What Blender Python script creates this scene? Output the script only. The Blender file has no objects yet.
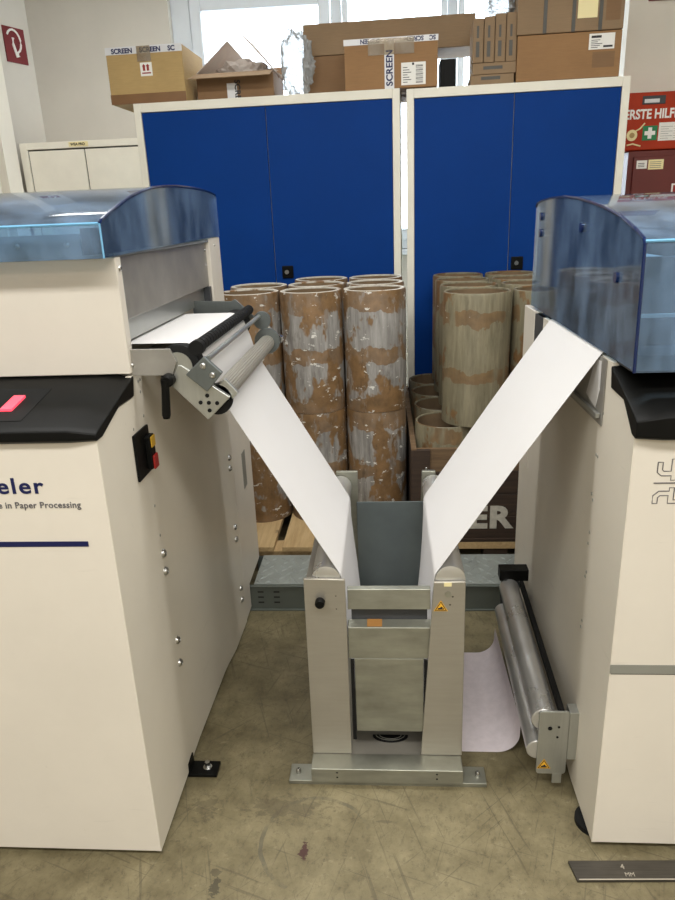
import bpy, bmesh, math, random
from mathutils import Vector, Matrix
random.seed(7)
C = bpy.context.scene.collection
R = math.radians

# ------------------------------------------------------------------ camera, world, light, exposure
cam_d = bpy.data.cameras.new('camera'); cam = bpy.data.objects.new('camera', cam_d); C.objects.link(cam)
rx = Vector((0.99735213, 0.06229802, -0.03751913))      # camera right, in world axes
ry = -Vector((-0.01539124, -0.32340771, -0.94613454))   # camera up
rz = -Vector((-0.07107628, 0.94420676, -0.32159253))    # camera back
cam.matrix_world = Matrix(((rx.x, ry.x, rz.x, 0), (rx.y, ry.y, rz.y, 0), (rx.z, ry.z, rz.z, 1.4), (0, 0, 0, 1)))
cam_d.sensor_fit = 'VERTICAL'; cam_d.sensor_height = 36; cam_d.lens = 36 * 690 / 900
cam_d.clip_start = 0.02
bpy.context.scene.camera = cam

W = bpy.data.worlds.new('overcast'); bpy.context.scene.world = W; W.use_nodes = True
W.node_tree.nodes['Background'].inputs[0].default_value = (0.82, 0.92, 1.0, 1)
W.node_tree.nodes['Background'].inputs[1].default_value = 8.0

def area(name, loc, sx, sy, power, col=(1, 0.985, 0.95), rot=(0, 0, 0)):
    l = bpy.data.lights.new(name, 'AREA'); l.shape = 'RECTANGLE'; l.size = sx; l.size_y = sy
    l.energy = power; l.color = col
    o = bpy.data.objects.new(name, l); o.location = loc; o.rotation_euler = rot; C.objects.link(o); return o
area('ceiling_lamp_front', (0.0, -0.4, 3.12), 4.6, 0.45, 100)
area('ceiling_lamp_middle', (-0.05, 1.72, 3.12), 3.0, 0.22, 56)
area('ceiling_lamp_rear', (-1.2, 4.1, 3.12), 1.8, 0.3, 13)
area('ceiling_lamp_entrance', (0.2, -2.6, 3.12), 2.8, 0.6, 70)
vs = bpy.context.scene.view_settings
vs.view_transform = 'Standard'; vs.look = 'None'; vs.exposure = 0.2; vs.gamma = 1.0; vs.use_curve_mapping = False

# ------------------------------------------------------------------ materials
def lin(c):
    return tuple(((v / 255) / 12.92 if v / 255 <= 0.04045 else ((v / 255 + 0.055) / 1.055) ** 2.4) for v in c) + (1,)

class G:
    """small node-graph helper"""
    def __init__(s, name):
        s.m = bpy.data.materials.new(name); s.m.use_nodes = True; s.t = s.m.node_tree
        s.b = s.t.nodes['Principled BSDF']; s.out = s.t.nodes['Material Output']
    def n(s, typ, **k):
        x = s.t.nodes.new(typ)
        for a, v in k.items(): setattr(x, a, v)
        return x
    def l(s, a, b): s.t.links.new(a, b)
    def coord(s, which='Object', scale=(1, 1, 1)):
        tc = s.n('ShaderNodeTexCoord'); mp = s.n('ShaderNodeMapping'); mp.inputs['Scale'].default_value = scale
        s.l(tc.outputs[which], mp.inputs[0]); return mp.outputs[0]
    def noise(s, vec, scale, detail=3, rough=0.5, w=None):
        x = s.n('ShaderNodeTexNoise'); x.inputs['Scale'].default_value = scale
        x.inputs['Detail'].default_value = detail; x.inputs['Roughness'].default_value = rough
        if w is not None:
            x.noise_dimensions = '4D'; s.l(w, x.inputs['W'])
        s.l(vec, x.inputs['Vector']); return x.outputs['Fac']
    def ramp(s, fac, a, b, ca=(0, 0, 0, 1), cb=(1, 1, 1, 1)):
        x = s.n('ShaderNodeValToRGB'); e = x.color_ramp.elements
        e[0].position = a; e[0].color = ca; e[1].position = b; e[1].color = cb
        s.l(fac, x.inputs[0]); return x.outputs[0]
    def mix(s, fac, a, b, mode='MIX'):
        x = s.n('ShaderNodeMix', data_type='RGBA', blend_type=mode)
        for sock, v in ((x.inputs[0], fac), (x.inputs[6], a), (x.inputs[7], b)):
            if isinstance(v, (int, float)): sock.default_value = v
            elif isinstance(v, tuple): sock.default_value = v
            else: s.l(v, sock)
        return x.outputs[2]
    def math(s, op, a, b=None, c=None):
        x = s.n('ShaderNodeMath', operation=op)
        for i, v in enumerate((a, b, c)):
            if v is None: continue
            if isinstance(v, (int, float)): x.inputs[i].default_value = v
            else: s.l(v, x.inputs[i])
        return x.outputs[0]
    def base(s, c):
        if isinstance(c, tuple): s.b.inputs['Base Color'].default_value = c
        else: s.l(c, s.b.inputs['Base Color'])
    def bump(s, h, strength=0.2, dist=0.002):
        x = s.n('ShaderNodeBump'); x.inputs['Strength'].default_value = strength; x.inputs['Distance'].default_value = dist
        s.l(h, x.inputs['Height']); s.l(x.outputs[0], s.b.inputs['Normal'])
    def set(s, rough=None, metal=None, **k):
        if rough is not None: s.b.inputs['Roughness'].default_value = rough
        if metal is not None: s.b.inputs['Metallic'].default_value = metal
        for a, v in k.items(): s.b.inputs[a.replace('_', ' ')].default_value = v
        return s.m

def paint(name, col, rough=0.45, vary=0.06, scale=6, metal=0.0, bump=0.0, spec=0.5):
    g = G(name); v = g.coord(); c = lin(col)
    f = g.noise(v, scale, 4, 0.6)
    dk = tuple(x * (1 - vary) for x in c[:3]) + (1,); lt = tuple(min(1, x * (1 + vary)) for x in c[:3]) + (1,)
    g.base(g.ramp(f, 0.35, 0.65, dk, lt))
    if bump: g.bump(g.noise(v, scale * 30, 2), bump, 0.001)
    g.b.inputs['Specular IOR Level'].default_value = spec
    return g.set(rough, metal)

def machine_paint(name, col):
    g = G(name); v = g.coord(); c = lin(col)
    smudge = g.ramp(g.noise(v, 3.2, 5, 0.65), 0.3, 0.7, tuple(x * 0.93 for x in c[:3]) + (1,), c)
    spots = g.ramp(g.noise(g.coord(scale=(1, 1, 0.6)), 46, 4, 0.7), 0.70, 0.78)
    low = g.ramp(g.noise(g.coord(scale=(1.2, 1, 9)), 5, 4, 0.6), 0.66, 0.74)
    c1 = g.mix(g.math('MULTIPLY', spots, 0.25), smudge, lin((120, 112, 100)))
    c2 = g.mix(g.math('MULTIPLY', low, 0.10), c1, lin((128, 122, 112)))
    g.base(c2); g.bump(g.noise(v, 420, 1), 0.05, 0.0006)
    return g.set(0.42)

def steel(name, col, rough=0.35, along=(1, 1, 40), metal=1.0, patch=0.25):
    g = G(name); v = g.coord(scale=along); v2 = g.coord()
    st = g.noise(v, 9, 3, 0.6); bl = g.noise(v2, 9, 4, 0.6); c = lin(col)
    k = g.ramp(g.math('ADD', g.math('MULTIPLY', st, 0.5), g.math('MULTIPLY', bl, 0.5)), 0.3, 0.7,
               tuple(x * (1 - patch) for x in c[:3]) + (1,), tuple(min(1, x * (1 + patch * 0.5)) for x in c[:3]) + (1,))
    g.base(k)
    rr = g.n('ShaderNodeMapRange'); rr.inputs[3].default_value = rough - 0.08; rr.inputs[4].default_value = rough + 0.14
    g.l(bl, rr.inputs[0]); g.l(rr.outputs[0], g.b.inputs['Roughness'])
    g.bump(st, 0.08, 0.0006)
    return g.set(None, metal)

def clear_plastic(name, tint, haze=0.10, hazecol=(170, 190, 205)):
    g = G(name); t = g.t
    tr = g.n('ShaderNodeBsdfTransparent'); tr.inputs[0].default_value = tint
    gl = g.n('ShaderNodeBsdfGlossy'); gl.inputs['Roughness'].default_value = 0.06
    df = g.n('ShaderNodeBsdfDiffuse'); df.inputs[0].default_value = lin(hazecol)
    fr = g.n('ShaderNodeFresnel'); fr.inputs[0].default_value = 1.49
    sm = g.ramp(g.noise(g.coord(scale=(1, 1, 0.5)), 9, 5, 0.65), 0.38, 0.72)
    m1 = g.n('ShaderNodeMixShader'); g.l(g.math('MULTIPLY_ADD', sm, haze, haze * 0.35), m1.inputs[0]); g.l(tr.outputs[0], m1.inputs[1]); g.l(df.outputs[0], m1.inputs[2])
    m2 = g.n('ShaderNodeMixShader'); g.l(fr.outputs[0], m2.inputs[0]); g.l(m1.outputs[0], m2.inputs[1]); g.l(gl.outputs[0], m2.inputs[2])
    g.l(m2.outputs[0], g.out.inputs[0]); return g.m

def bag_plastic(name):
    g = G(name)
    tr = g.n('ShaderNodeBsdfTransparent'); df = g.n('ShaderNodeBsdfDiffuse'); df.inputs[0].default_value = lin((176, 178, 178))
    tl = g.n('ShaderNodeBsdfTranslucent'); tl.inputs[0].default_value = lin((118, 120, 122))
    gl = g.n('ShaderNodeBsdfGlossy'); gl.inputs['Roughness'].default_value = 0.35
    a = g.n('ShaderNodeMixShader'); a.inputs[0].default_value = 0.3; g.l(df.outputs[0], a.inputs[1]); g.l(tl.outputs[0], a.inputs[2])
    b = g.n('ShaderNodeMixShader'); b.inputs[0].default_value = 0.6; g.l(tr.outputs[0], b.inputs[1]); g.l(a.outputs[0], b.inputs[2])
    c = g.n('ShaderNodeMixShader'); c.inputs[0].default_value = 0.05; g.l(b.outputs[0], c.inputs[1]); g.l(gl.outputs[0], c.inputs[2])
    g.l(c.outputs[0], g.out.inputs[0]); return g.m

def thin_paper(name, col):
    g = G(name); df = g.n('ShaderNodeBsdfDiffuse'); tl = g.n('ShaderNodeBsdfTranslucent'); c = lin(col)
    k = g.ramp(g.noise(g.coord(), 12, 4, 0.6), 0.3, 0.7, tuple(x * 0.85 for x in c[:3]) + (1,), c); g.l(k, df.inputs[0]); g.l(k, tl.inputs[0])
    m = g.n('ShaderNodeMixShader'); m.inputs[0].default_value = 0.4; g.l(df.outputs[0], m.inputs[1]); g.l(tl.outputs[0], m.inputs[2]); g.l(m.outputs[0], g.out.inputs[0]); return g.m

def glow(name, col, s):
    g = G(name); g.base(lin(col)); g.b.inputs['Emission Color'].default_value = lin(col); g.b.inputs['Emission Strength'].default_value = s
    return g.set(0.3)

def tube_wrap(name, base_a, base_b, tape, tape_lo, white_lo, streak=0.5, dirt=True):
    """worn tube: streaked base, torn tape patches, little white tears"""
    g = G(name); oi = g.n('ShaderNodeObjectInfo'); w = g.math('MULTIPLY', oi.outputs['Random'], 40.0)
    v = g.coord(); vs_ = g.coord(scale=(6, 6, 0.7))
    st = g.noise(vs_, 9, 4, 0.65, w)
    b = g.ramp(st, 0.32, 0.68, lin(base_a), lin(base_b))
    patch = g.noise(g.coord(scale=(1, 1, 0.55)), 8.5, 4, 0.62, w)
    tm = g.ramp(patch, tape_lo, tape_lo + 0.03)
    tc = g.ramp(g.noise(v, 22, 4, 0.65, w), 0.3, 0.7, lin(tuple(int(x * 0.72) for x in tape)), lin(tape))
    c = g.mix(tm, b, tc)
    # tape bands near both ends and round the middle
    sep = g.n('ShaderNodeSeparateXYZ'); tcn = g.n('ShaderNodeTexCoord'); g.l(tcn.outputs['Object'], sep.inputs[0])
    wob = g.math('MULTIPLY_ADD', g.noise(v, 14, 3, 0.6, w), 0.11, -0.055)
    zz = g.math('ADD', sep.outputs['Z'], wob)
    band = g.math('MAXIMUM', g.math('LESS_THAN', zz, 0.055), g.math('GREATER_THAN', zz, 0.415))
    mid = g.math('COMPARE', zz, 0.235, 0.03)
    if dirt: c = g.mix(g.math('MULTIPLY', g.math('MAXIMUM', band, mid), 0.85), c, tc)
    else:
        pm = g.math('MULTIPLY', g.math('MAXIMUM', g.math('COMPARE', zz, 0.20, 0.024), g.math('COMPARE', zz, 0.43, 0.03)), g.ramp(g.noise(g.coord(scale=(1, 1, 0.3)), 7, 3, 0.5, w), 0.46, 0.50))
        c = g.mix(g.math('MULTIPLY', pm, 0.75), c, tc)
    g2 = g.ramp(g.noise(g.coord(scale=(1, 1, 0.4)), 19, 5, 0.7, w), 0.56, 0.60)
    c = g.mix(g.math('MULTIPLY', g2, 0.55 if dirt else 0.15), c, b)
    dk = g.ramp(g.noise(g.coord(scale=(1, 1, 0.3)), 27, 5, 0.72, w), 0.56, 0.68)
    c = g.mix(g.math('MULTIPLY', dk, 0.5 if dirt else 0.28), c, lin((58, 48, 37)))
    wt = g.ramp(g.noise(g.coord(scale=(1, 1, 1.9)), 17, 4, 0.72, w), white_lo, white_lo + 0.025)
    c = g.mix(wt, c, lin((205, 203, 196)))
    g.base(c); g.bump(g.math('ADD', patch, st), 0.35, 0.004)
    return g.set(0.48)

def cardboard(name, col):
    g = G(name); v = g.coord(); c = lin(col)
    f = g.noise(v, 5, 4, 0.6); gr = g.noise(g.coord(scale=(1, 1, 14)), 22, 2)
    k = g.ramp(g.math('ADD', g.math('MULTIPLY', f, 0.6), g.math('MULTIPLY', gr, 0.4)), 0.3, 0.7, tuple(x * 0.86 for x in c[:3]) + (1,), tuple(min(1, x * 1.08) for x in c[:3]) + (1,))
    g.base(k); g.bump(gr, 0.08, 0.001); return g.set(0.8)

def wood(name, a, b, scale=(1, 12, 12)):
    g = G(name); v = g.coord(scale=scale); oi = g.n('ShaderNodeObjectInfo')
    f = g.noise(v, 5, 5, 0.65, g.math('MULTIPLY', oi.outputs['Random'], 30.0))
    kn = g.ramp(g.noise(g.coord(), 13, 2, 0.5), 0.70, 0.76)
    c = g.mix(g.math('MULTIPLY', kn, 0.6), g.ramp(f, 0.3, 0.7, lin(a), lin(b)), lin(tuple(int(x * 0.45) for x in a)))
    g.base(c); g.bump(f, 0.25, 0.002); return g.set(0.75)

def floor_mat():
    g = G('worn_coated_concrete'); tc = g.n('ShaderNodeTexCoord'); P = tc.outputs['Object']
    f1 = g.noise(g.coord(), 1.3, 5, 0.6); f2 = g.noise(g.coord(), 9, 6, 0.7)
    c = g.ramp(g.math('ADD', g.math('MULTIPLY', f1, 0.4), g.math('MULTIPLY', f2, 0.6)), 0.36, 0.64, lin((94, 85, 60)), lin((142, 132, 102)))
    # long scratches in several directions
    for ang, sc, lo in ((0.35, 40, 0.67), (-0.75, 52, 0.68), (1.25, 36, 0.675), (1.9, 60, 0.68)):
        m0 = g.n('ShaderNodeMapping'); m0.inputs['Rotation'].default_value = (0, 0, ang); g.l(P, m0.inputs[0])
        mp = g.n('ShaderNodeMapping'); mp.inputs['Scale'].default_value = (0.06, 2.2, 1); g.l(m0.outputs[0], mp.inputs[0])
        s = g.ramp(g.noise(mp.outputs[0], sc, 3, 0.6), lo - 0.035, lo - 0.01)
        c = g.mix(g.math('MULTIPLY', s, 0.55), c, lin((84, 76, 58)))
    bl = g.ramp(g.noise(g.coord(), 5.5, 9, 0.78), 0.50, 0.72); c = g.mix(g.math('MULTIPLY', bl, 0.45), c, lin((84, 74, 52)))
    gr2 = g.ramp(g.noise(g.coord(scale=(1.6, 1, 1)), 30, 8, 0.8), 0.52, 0.66); c = g.mix(g.math('MULTIPLY', gr2, 0.55), c, lin((66, 57, 40)))
    # fine pits and grime
    sp = g.ramp(g.noise(g.coord(), 75, 5, 0.78), 0.57, 0.66); c = g.mix(g.math('MULTIPLY', sp, 0.55), c, lin((74, 66, 50)))
    lt = g.ramp(g.noise(g.coord(scale=(1, 1.8, 1)), 24, 6, 0.75), 0.60, 0.70); c = g.mix(g.math('MULTIPLY', lt, 0.35), c, lin((168, 158, 128)))
    sep = g.n('ShaderNodeSeparateXYZ'); g.l(P, sep.inputs[0]); X, Y = sep.outputs[0], sep.outputs[1]
    def dist(x, y, sx=1, sy=1):
        a = g.math('MULTIPLY', g.math('SUBTRACT', X, x), 1 / sx); b = g.math('MULTIPLY', g.math('SUBTRACT', Y, y), 1 / sy)
        return g.math('SQRT', g.math('ADD', g.math('MULTIPLY', a, a), g.math('MULTIPLY', b, b)))
    # curved tyre scuff
    d = dist(-0.182, 1.238, 1.0, 1.0)
    ring = g.math('COMPARE', g.math('ADD', d, g.math('MULTIPLY_ADD', f2, 0.014, -0.007)), 0.130, 0.005)
    ring = g.math('MULTIPLY', ring, g.ramp(g.noise(g.coord(), 11, 4, 0.6), 0.38, 0.58)); ring = g.math('MULTIPLY', ring, g.math('GREATER_THAN', g.math('SUBTRACT', Y, g.math('MULTIPLY', X, 0.9)), 1.33))
    c = g.mix(g.math('MULTIPLY', ring, 0.7), c, lin((84, 80, 68)))
    # dark smears and patches with ragged edges
    for x, y, sx, sy, amt, col in ((-0.27, 1.335, 0.12, 0.04, 0.42, (74, 66, 50)), (-0.47, 1.33, 0.03, 0.05, 0.4, (74, 66, 50)), (-0.02, 1.30, 0.03, 0.004, 0.5, (80, 72, 56)), (-0.395, 1.115, 0.014, 0.03, 0.75, (58, 54, 42)),
                                   (-0.40, 1.15, 0.012, 0.018, 0.6, (64, 58, 44)), (-0.206, 1.213, 0.013, 0.024, 0.85, (58, 18, 26)), (0.10, 1.08, 0.012, 0.004, 0.8, (60, 52, 40))):
        dd = g.math('ADD', dist(x, y, sx, sy), g.math('MULTIPLY_ADD', g.noise(g.coord(scale=(0.5, 1, 1)), 60, 5, 0.75), 4.4, -2.0))
        c = g.mix(g.math('MULTIPLY', g.math('LESS_THAN', dd, 0.95), amt), c, lin(col))
    g.base(c); g.bump(g.math('ADD', f2, sp), 0.12, 0.002)
    return g.set(0.5)

M = {}
M['floor'] = floor_mat()
M['wall'] = paint('plaster_wall', (204, 199, 190), 0.85, 0.03, 3, bump=0.1)
M['wall_white'] = paint('white_wall_paint', (226, 220, 208), 0.8, 0.03, 3, bump=0.1)
M['ceiling'] = paint('ceiling_paint', (225, 225, 220), 0.9, 0.02)
M['pvc'] = paint('white_window_plastic', (216, 222, 230), 0.35, 0.02)
M['glass'] = clear_plastic('window_glass', (0.96, 0.98, 1, 1), 0.0)
M['cream'] = machine_paint('cream_machine_paint', (222, 215, 203))
M['cream2'] = machine_paint('cream_side_paint', (221, 214, 200))
M['black'] = paint('black_plastic', (15, 15, 14), 0.42, 0.1, 20, spec=0.12)
M['rubber'] = paint('black_rubber', (15, 15, 15), 0.7, 0.15, 30, spec=0.25)
M['steel'] = steel('stainless_plate', (166, 163, 157), 0.42, (1, 1, 1), 0.6, 0.2)
M['steel_z'] = steel('brushed_stainless', (168, 163, 152), 0.42, (1, 1, 12), 0.6, 0.08)
M['galv'] = steel('galvanised_plate', (158, 158, 146), 0.4, (1, 1, 4), 0.75, 0.3)
M['chrome'] = steel('polished_roller_steel', (204, 203, 200), 0.27, (1, 1, 1), 0.72, 0.10)
M['alu'] = steel('zinc_plated_plate', (186, 188, 184), 0.34, (20, 1, 1), 0.85, 0.12)
M['dkplate'] = steel('grey_anodised_plate', (112, 118, 118), 0.4, (20, 1, 1), 0.7, 0.1)
M['screw'] = steel('bright_screw_metal', (190, 190, 188), 0.25, (1, 1, 1), 1.0, 0.1)
M['bluegrey'] = steel('blue_grey_sheet_steel', (98, 106, 106), 0.48, (1, 1, 1), 0.45, 0.14)
M['paper'] = paint('white_web_paper', (212, 210, 209), 0.75, 0.012, 2)
M['paper_floor'] = paint('dusty_web_paper', (222, 212, 216), 0.75, 0.05, 40)
M['cover'] = clear_plastic('blue_tinted_acrylic', (0.76, 0.90, 1.0, 1), 0.24, (176, 212, 255))  # pale diffuse haze paints in smeared reflections, along with a dusty film
M['cover_edge'] = paint('dark_blue_acrylic_edge', (16, 34, 78), 0.15, 0.1)
M['cover_rim'] = paint('pale_blue_acrylic_edge', (120, 180, 220), 0.15, 0.1)
M['red_lamp'] = glow('lit_red_switch', (255, 72, 92), 1.1)
M['yellow'] = paint('yellow_plastic', (188, 148, 40), 0.4, 0.05)
M['sign_yellow'] = paint('warning_yellow', (236, 178, 52), 0.4, 0.05)
M['red'] = paint('red_plastic', (142, 28, 24), 0.4, 0.05)
M['navy'] = paint('navy_print', (14, 24, 76), 0.4, 0.05)
M['grey_print'] = paint('grey_print', (96, 94, 96), 0.5, 0.05)
M['stripe_grey'] = paint('grey_stripe', (136, 136, 128), 0.45, 0.04)
M['blue'] = paint('blue_cabinet_paint', (0, 52, 122), 0.6, 0.04, 3, spec=0.12)
M['frame'] = paint('off_white_cabinet_paint', (226, 222, 208), 0.45, 0.03)
M['lowcab'] = paint('cream_locker_paint', (240, 235, 222), 0.45, 0.03)
M['gap'] = paint('dark_joint', (70, 66, 58), 0.8, 0.05)
M['tube_l'] = tube_wrap('taped_grey_tube', (106, 103, 99), (160, 157, 152), (134, 103, 68), 0.50, 0.612)
M['tube_r'] = tube_wrap('bare_cardboard_tube', (108, 102, 82), (142, 134, 110), (132, 100, 64), 0.55, 0.675, dirt=False)
M['ring'] = tube_wrap('plastic_wrapped_tube_end', (176, 168, 152), (208, 202, 190), (146, 108, 68), 0.60, 0.66, dirt=False)
M['tube_in'] = paint('tube_inside', (112, 92, 68), 0.85, 0.2, 9)
M['card'] = cardboard('brown_cardboard', (146, 110, 72))
M['card2'] = cardboard('ochre_cardboard', (176, 148, 98))
M['card3'] = cardboard('dark_cardboard', (128, 98, 68))
M['card4'] = cardboard('grey_brown_cardboard', (138, 114, 86))
M['tape_w'] = paint('white_packing_tape', (214, 214, 216), 0.3, 0.04)
M['tape_c'] = clear_plastic('clear_packing_tape', (0.86, 0.80, 0.70, 1), 0.35, (200, 190, 175))
M['tape_b'] = paint('brown_packing_tape', (122, 88, 56), 0.3, 0.1)
M['label'] = paint('white_label_paper', (232, 230, 224), 0.6, 0.02)
M['label_y'] = paint('yellowed_label_paper', (236, 222, 170), 0.6, 0.02)
M['ink'] = paint('black_print', (34, 34, 36), 0.6, 0.05)
M['strap'] = paint('dark_strap', (66, 64, 58), 0.5, 0.1)
M['bag'] = bag_plastic('crumpled_clear_plastic')
M['pack_paper_lit_flap'] = thin_paper('packing_paper_backlit_flap', (226, 216, 208))  # packing paper; on the box flaps its white paints in window backlight
M['pallet'] = wood('pale_pallet_wood', (176, 146, 102), (206, 178, 132), (14, 1.2, 14))
M['crate'] = wood('dark_stained_planks', (42, 31, 24), (68, 51, 38), (1.2, 14, 14))
M['crate_lt'] = wood('brown_planks', (88, 68, 48), (122, 98, 70), (1.2, 14, 14))
M['stencil'] = paint('white_stencil_paint', (186, 181, 168), 0.8, 0.16, 40)
M['duct_lid'] = steel('checker_plate', (160, 166, 162), 0.42, (1, 1, 1), 0.25, 0.15)
M['duct'] = paint('dark_grey_green_duct', (96, 102, 96), 0.5, 0.08)
M['fa_red'] = paint('first_aid_red', (168, 54, 28), 0.5, 0.06, spec=0.2)
M['dark_red'] = paint('maroon_cabinet_paint', (98, 34, 30), 0.45, 0.05)
M['sign_red'] = paint('maroon_sign', (112, 22, 28), 0.5, 0.04)
M['white'] = paint('white_print', (236, 234, 230), 0.5, 0.02)
M['green'] = paint('green_print', (20, 120, 72), 0.5, 0.02)
M['bar'] = steel('dark_flat_steel', (92, 88, 82), 0.4, (1, 30, 1), 0.8, 0.35)
M['bar_edge'] = paint('worn_bar_marks', (168, 160, 146), 0.5, 0.1)
M['bar_light'] = paint('pale_machine_bar', (206, 212, 216), 0.4, 0.04)
M['interior'] = paint('grey_machine_interior', (128, 132, 134), 0.5, 0.08)
M['interior_dk'] = paint('dark_machine_interior', (60, 62, 66), 0.5, 0.08)
M['orange'] = paint('orange_sticker', (158, 112, 58), 0.5, 0.05)

# ------------------------------------------------------------------ mesh helpers
def bm_new(): return bmesh.new()

def box(bm, x0, x1, y0, y1, z0, z1, mtx=None):
    vs_ = [bm.verts.new(p) for p in ((x0, y0, z0), (x1, y0, z0), (x1, y1, z0), (x0, y1, z0), (x0, y0, z1), (x1, y0, z1), (x1, y1, z1), (x0, y1, z1))]
    for f in ((3, 2, 1, 0), (4, 5, 6, 7), (0, 1, 5, 4), (1, 2, 6, 5), (2, 3, 7, 6), (3, 0, 4, 7)): bm.faces.new([vs_[i] for i in f])
    if mtx is not None: bmesh.ops.transform(bm, matrix=mtx, verts=vs_)
    return vs_

def prism(bm, pts, axis, a, b):
    """polygon pts extruded along axis between a and b; pts are the two other coordinates in order"""
    def P(p, t): return {'x': (t, p[0], p[1]), 'y': (p[0], t, p[1]), 'z': (p[0], p[1], t)}[axis]
    A = [bm.verts.new(P(p, a)) for p in pts]; B = [bm.verts.new(P(p, b)) for p in pts]
    n = len(pts)
    bm.faces.new(A[::-1]); bm.faces.new(B)
    for i in range(n): bm.faces.new((A[i], A[(i + 1) % n], B[(i + 1) % n], B[i]))
    return A + B

def loft(bm, rings, close=True, caps=True):
    V = [[bm.verts.new(p) for p in r] for r in rings]
    n = len(rings[0])
    for a, b in zip(V, V[1:]):
        for i in range(n if close else n - 1): bm.faces.new((a[i], a[(i + 1) % n], b[(i + 1) % n], b[i]))
    if caps and close: bm.faces.new(V[0][::-1]); bm.faces.new(V[-1])
    return V

def frame_of(d):
    d = d.normalized(); u = d.cross(Vector((0, 0, 1)))
    if u.length < 1e-4: u = d.cross(Vector((1, 0, 0)))
    u.normalize(); return u, d.cross(u)

def lathe(bm, p0, p1, prof, seg=32, flute=0.0, caps=True):
    """revolve (t, r) about the line p0-p1; flute alternates the radius"""
    p0, p1 = Vector(p0), Vector(p1); d = p1 - p0; u, v = frame_of(d)
    rings = []
    for t, r in prof:
        c = p0 + d * t
        rings.append([c + (u * math.cos(2 * math.pi * i / seg) + v * math.sin(2 * math.pi * i / seg)) * (r * (1 - flute * (i % 2))) for i in range(seg)])
    return loft(bm, rings, True, caps)

def cyl(bm, p0, p1, r, seg=24): return lathe(bm, p0, p1, ((0, r), (1, r)), seg)

def pipe(bm, pts, r, seg=8):
    rings = []; pts = [Vector(p) for p in pts]
    for i, p in enumerate(pts):
        d = (pts[min(i + 1, len(pts) - 1)] - pts[max(i - 1, 0)]); u, v = frame_of(d)
        rings.append([p + (u * math.cos(2 * math.pi * k / seg) + v * math.sin(2 * math.pi * k / seg)) * r for k in range(seg)])
    loft(bm, rings)

def obj(name, bm, m, parent=None, bevel=0.0, smooth=False, loc=None, segs=2):
    bmesh.ops.recalc_face_normals(bm, faces=bm.faces)
    me = bpy.data.meshes.new(name); bm.to_mesh(me); bm.free()
    me.materials.append(M[m] if isinstance(m, str) else m)
    o = bpy.data.objects.new(name, me); C.objects.link(o)
    if parent is not None:
        o.parent = parent; o.matrix_parent_inverse = WORLD[parent.name].inverted(); WORLD[o.name] = Matrix.Identity(4)
    else: WORLD[o.name] = Matrix.Identity(4)
    if smooth:
        for p in me.polygons: p.use_smooth = True
        me.set_sharp_from_angle(angle=R(35))
    if bevel:
        b = o.modifiers.new('bevel', 'BEVEL'); b.width = bevel; b.segments = segs; b.limit_method = 'ANGLE'; b.angle_limit = R(40); b.harden_normals = True
        for p in me.polygons: p.use_smooth = True
    return o
WORLD = {}

def tag(o, label, cat, group=None):
    o['label'] = label; o['category'] = cat
    if group: o['group'] = group
    return o
def thing(name, label, cat, loc=(0, 0, 0), group=None, rotz=0.0):
    o = bpy.data.objects.new(name, None); C.objects.link(o); o.location = loc; o.rotation_euler = (0, 0, rotz); o.empty_display_size = 0.1
    WORLD[o.name] = Matrix.Translation(loc)            # parts are built in world axes round the un-turned base
    return tag(o, label, cat, group)
def struct(name, bm, m, parent=None, bevel=0):
    o = obj(name, bm, m, parent, bevel)
    if parent is None: o['kind'] = 'structure'
    return o
def B(name, m, parent, x0, x1, y0, y1, z0, z1, bevel=0.0, mtx=None):
    bm = bm_new(); box(bm, x0, x1, y0, y1, z0, z1, mtx); return obj(name, bm, m, parent, bevel)

def text(body, size, m, parent, origin, right=(1, 0, 0), up=(0, 0, 1), align='LEFT', weight=0.0, sx=1.0, name='lettering', depth=0.0006, shear=0.0, fill=True, spacing=1.0):
    cu = bpy.data.curves.new('tmp', 'FONT'); cu.body = body; cu.size = size; cu.align_x = align; cu.extrude = depth; cu.offset = weight; cu.shear = shear; cu.space_character = spacing
    if fill: cu.resolution_u = 4
    t = bpy.data.objects.new('tmp', cu); C.objects.link(t)
    dg = bpy.context.evaluated_depsgraph_get(); me = bpy.data.meshes.new_from_object(t.evaluated_get(dg))
    bpy.data.objects.remove(t); bpy.data.curves.remove(cu)
    r = Vector(right).normalized(); u = Vector(up).normalized(); n = r.cross(u)
    mt = Matrix(((r.x * sx, u.x, n.x, origin[0]), (r.y * sx, u.y, n.y, origin[1]), (r.z * sx, u.z, n.z, origin[2]), (0, 0, 0, 1)))
    me.transform(mt); me.name = name; me.materials.clear(); me.materials.append(M[m])
    o = bpy.data.objects.new(name, me); C.objects.link(o); o.parent = parent
    o.matrix_parent_inverse = WORLD[parent.name].inverted(); WORLD[o.name] = Matrix.Identity(4); return o

def bolts(parent, spots, axis, r=0.007, h=0.006, m='screw', name='bolt'):
    for p in spots:
        bm = bm_new(); a = Vector(axis)
        lathe(bm, Vector(p) - a * 0.002, Vector(p) + a * h, ((0, r), (0.35, r), (0.7, r * 0.85), (0.92, r * 0.5), (0.93, r * 0.32), (0.7, r * 0.28)), 12)
        obj(name, bm, m, parent, smooth=True)

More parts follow.
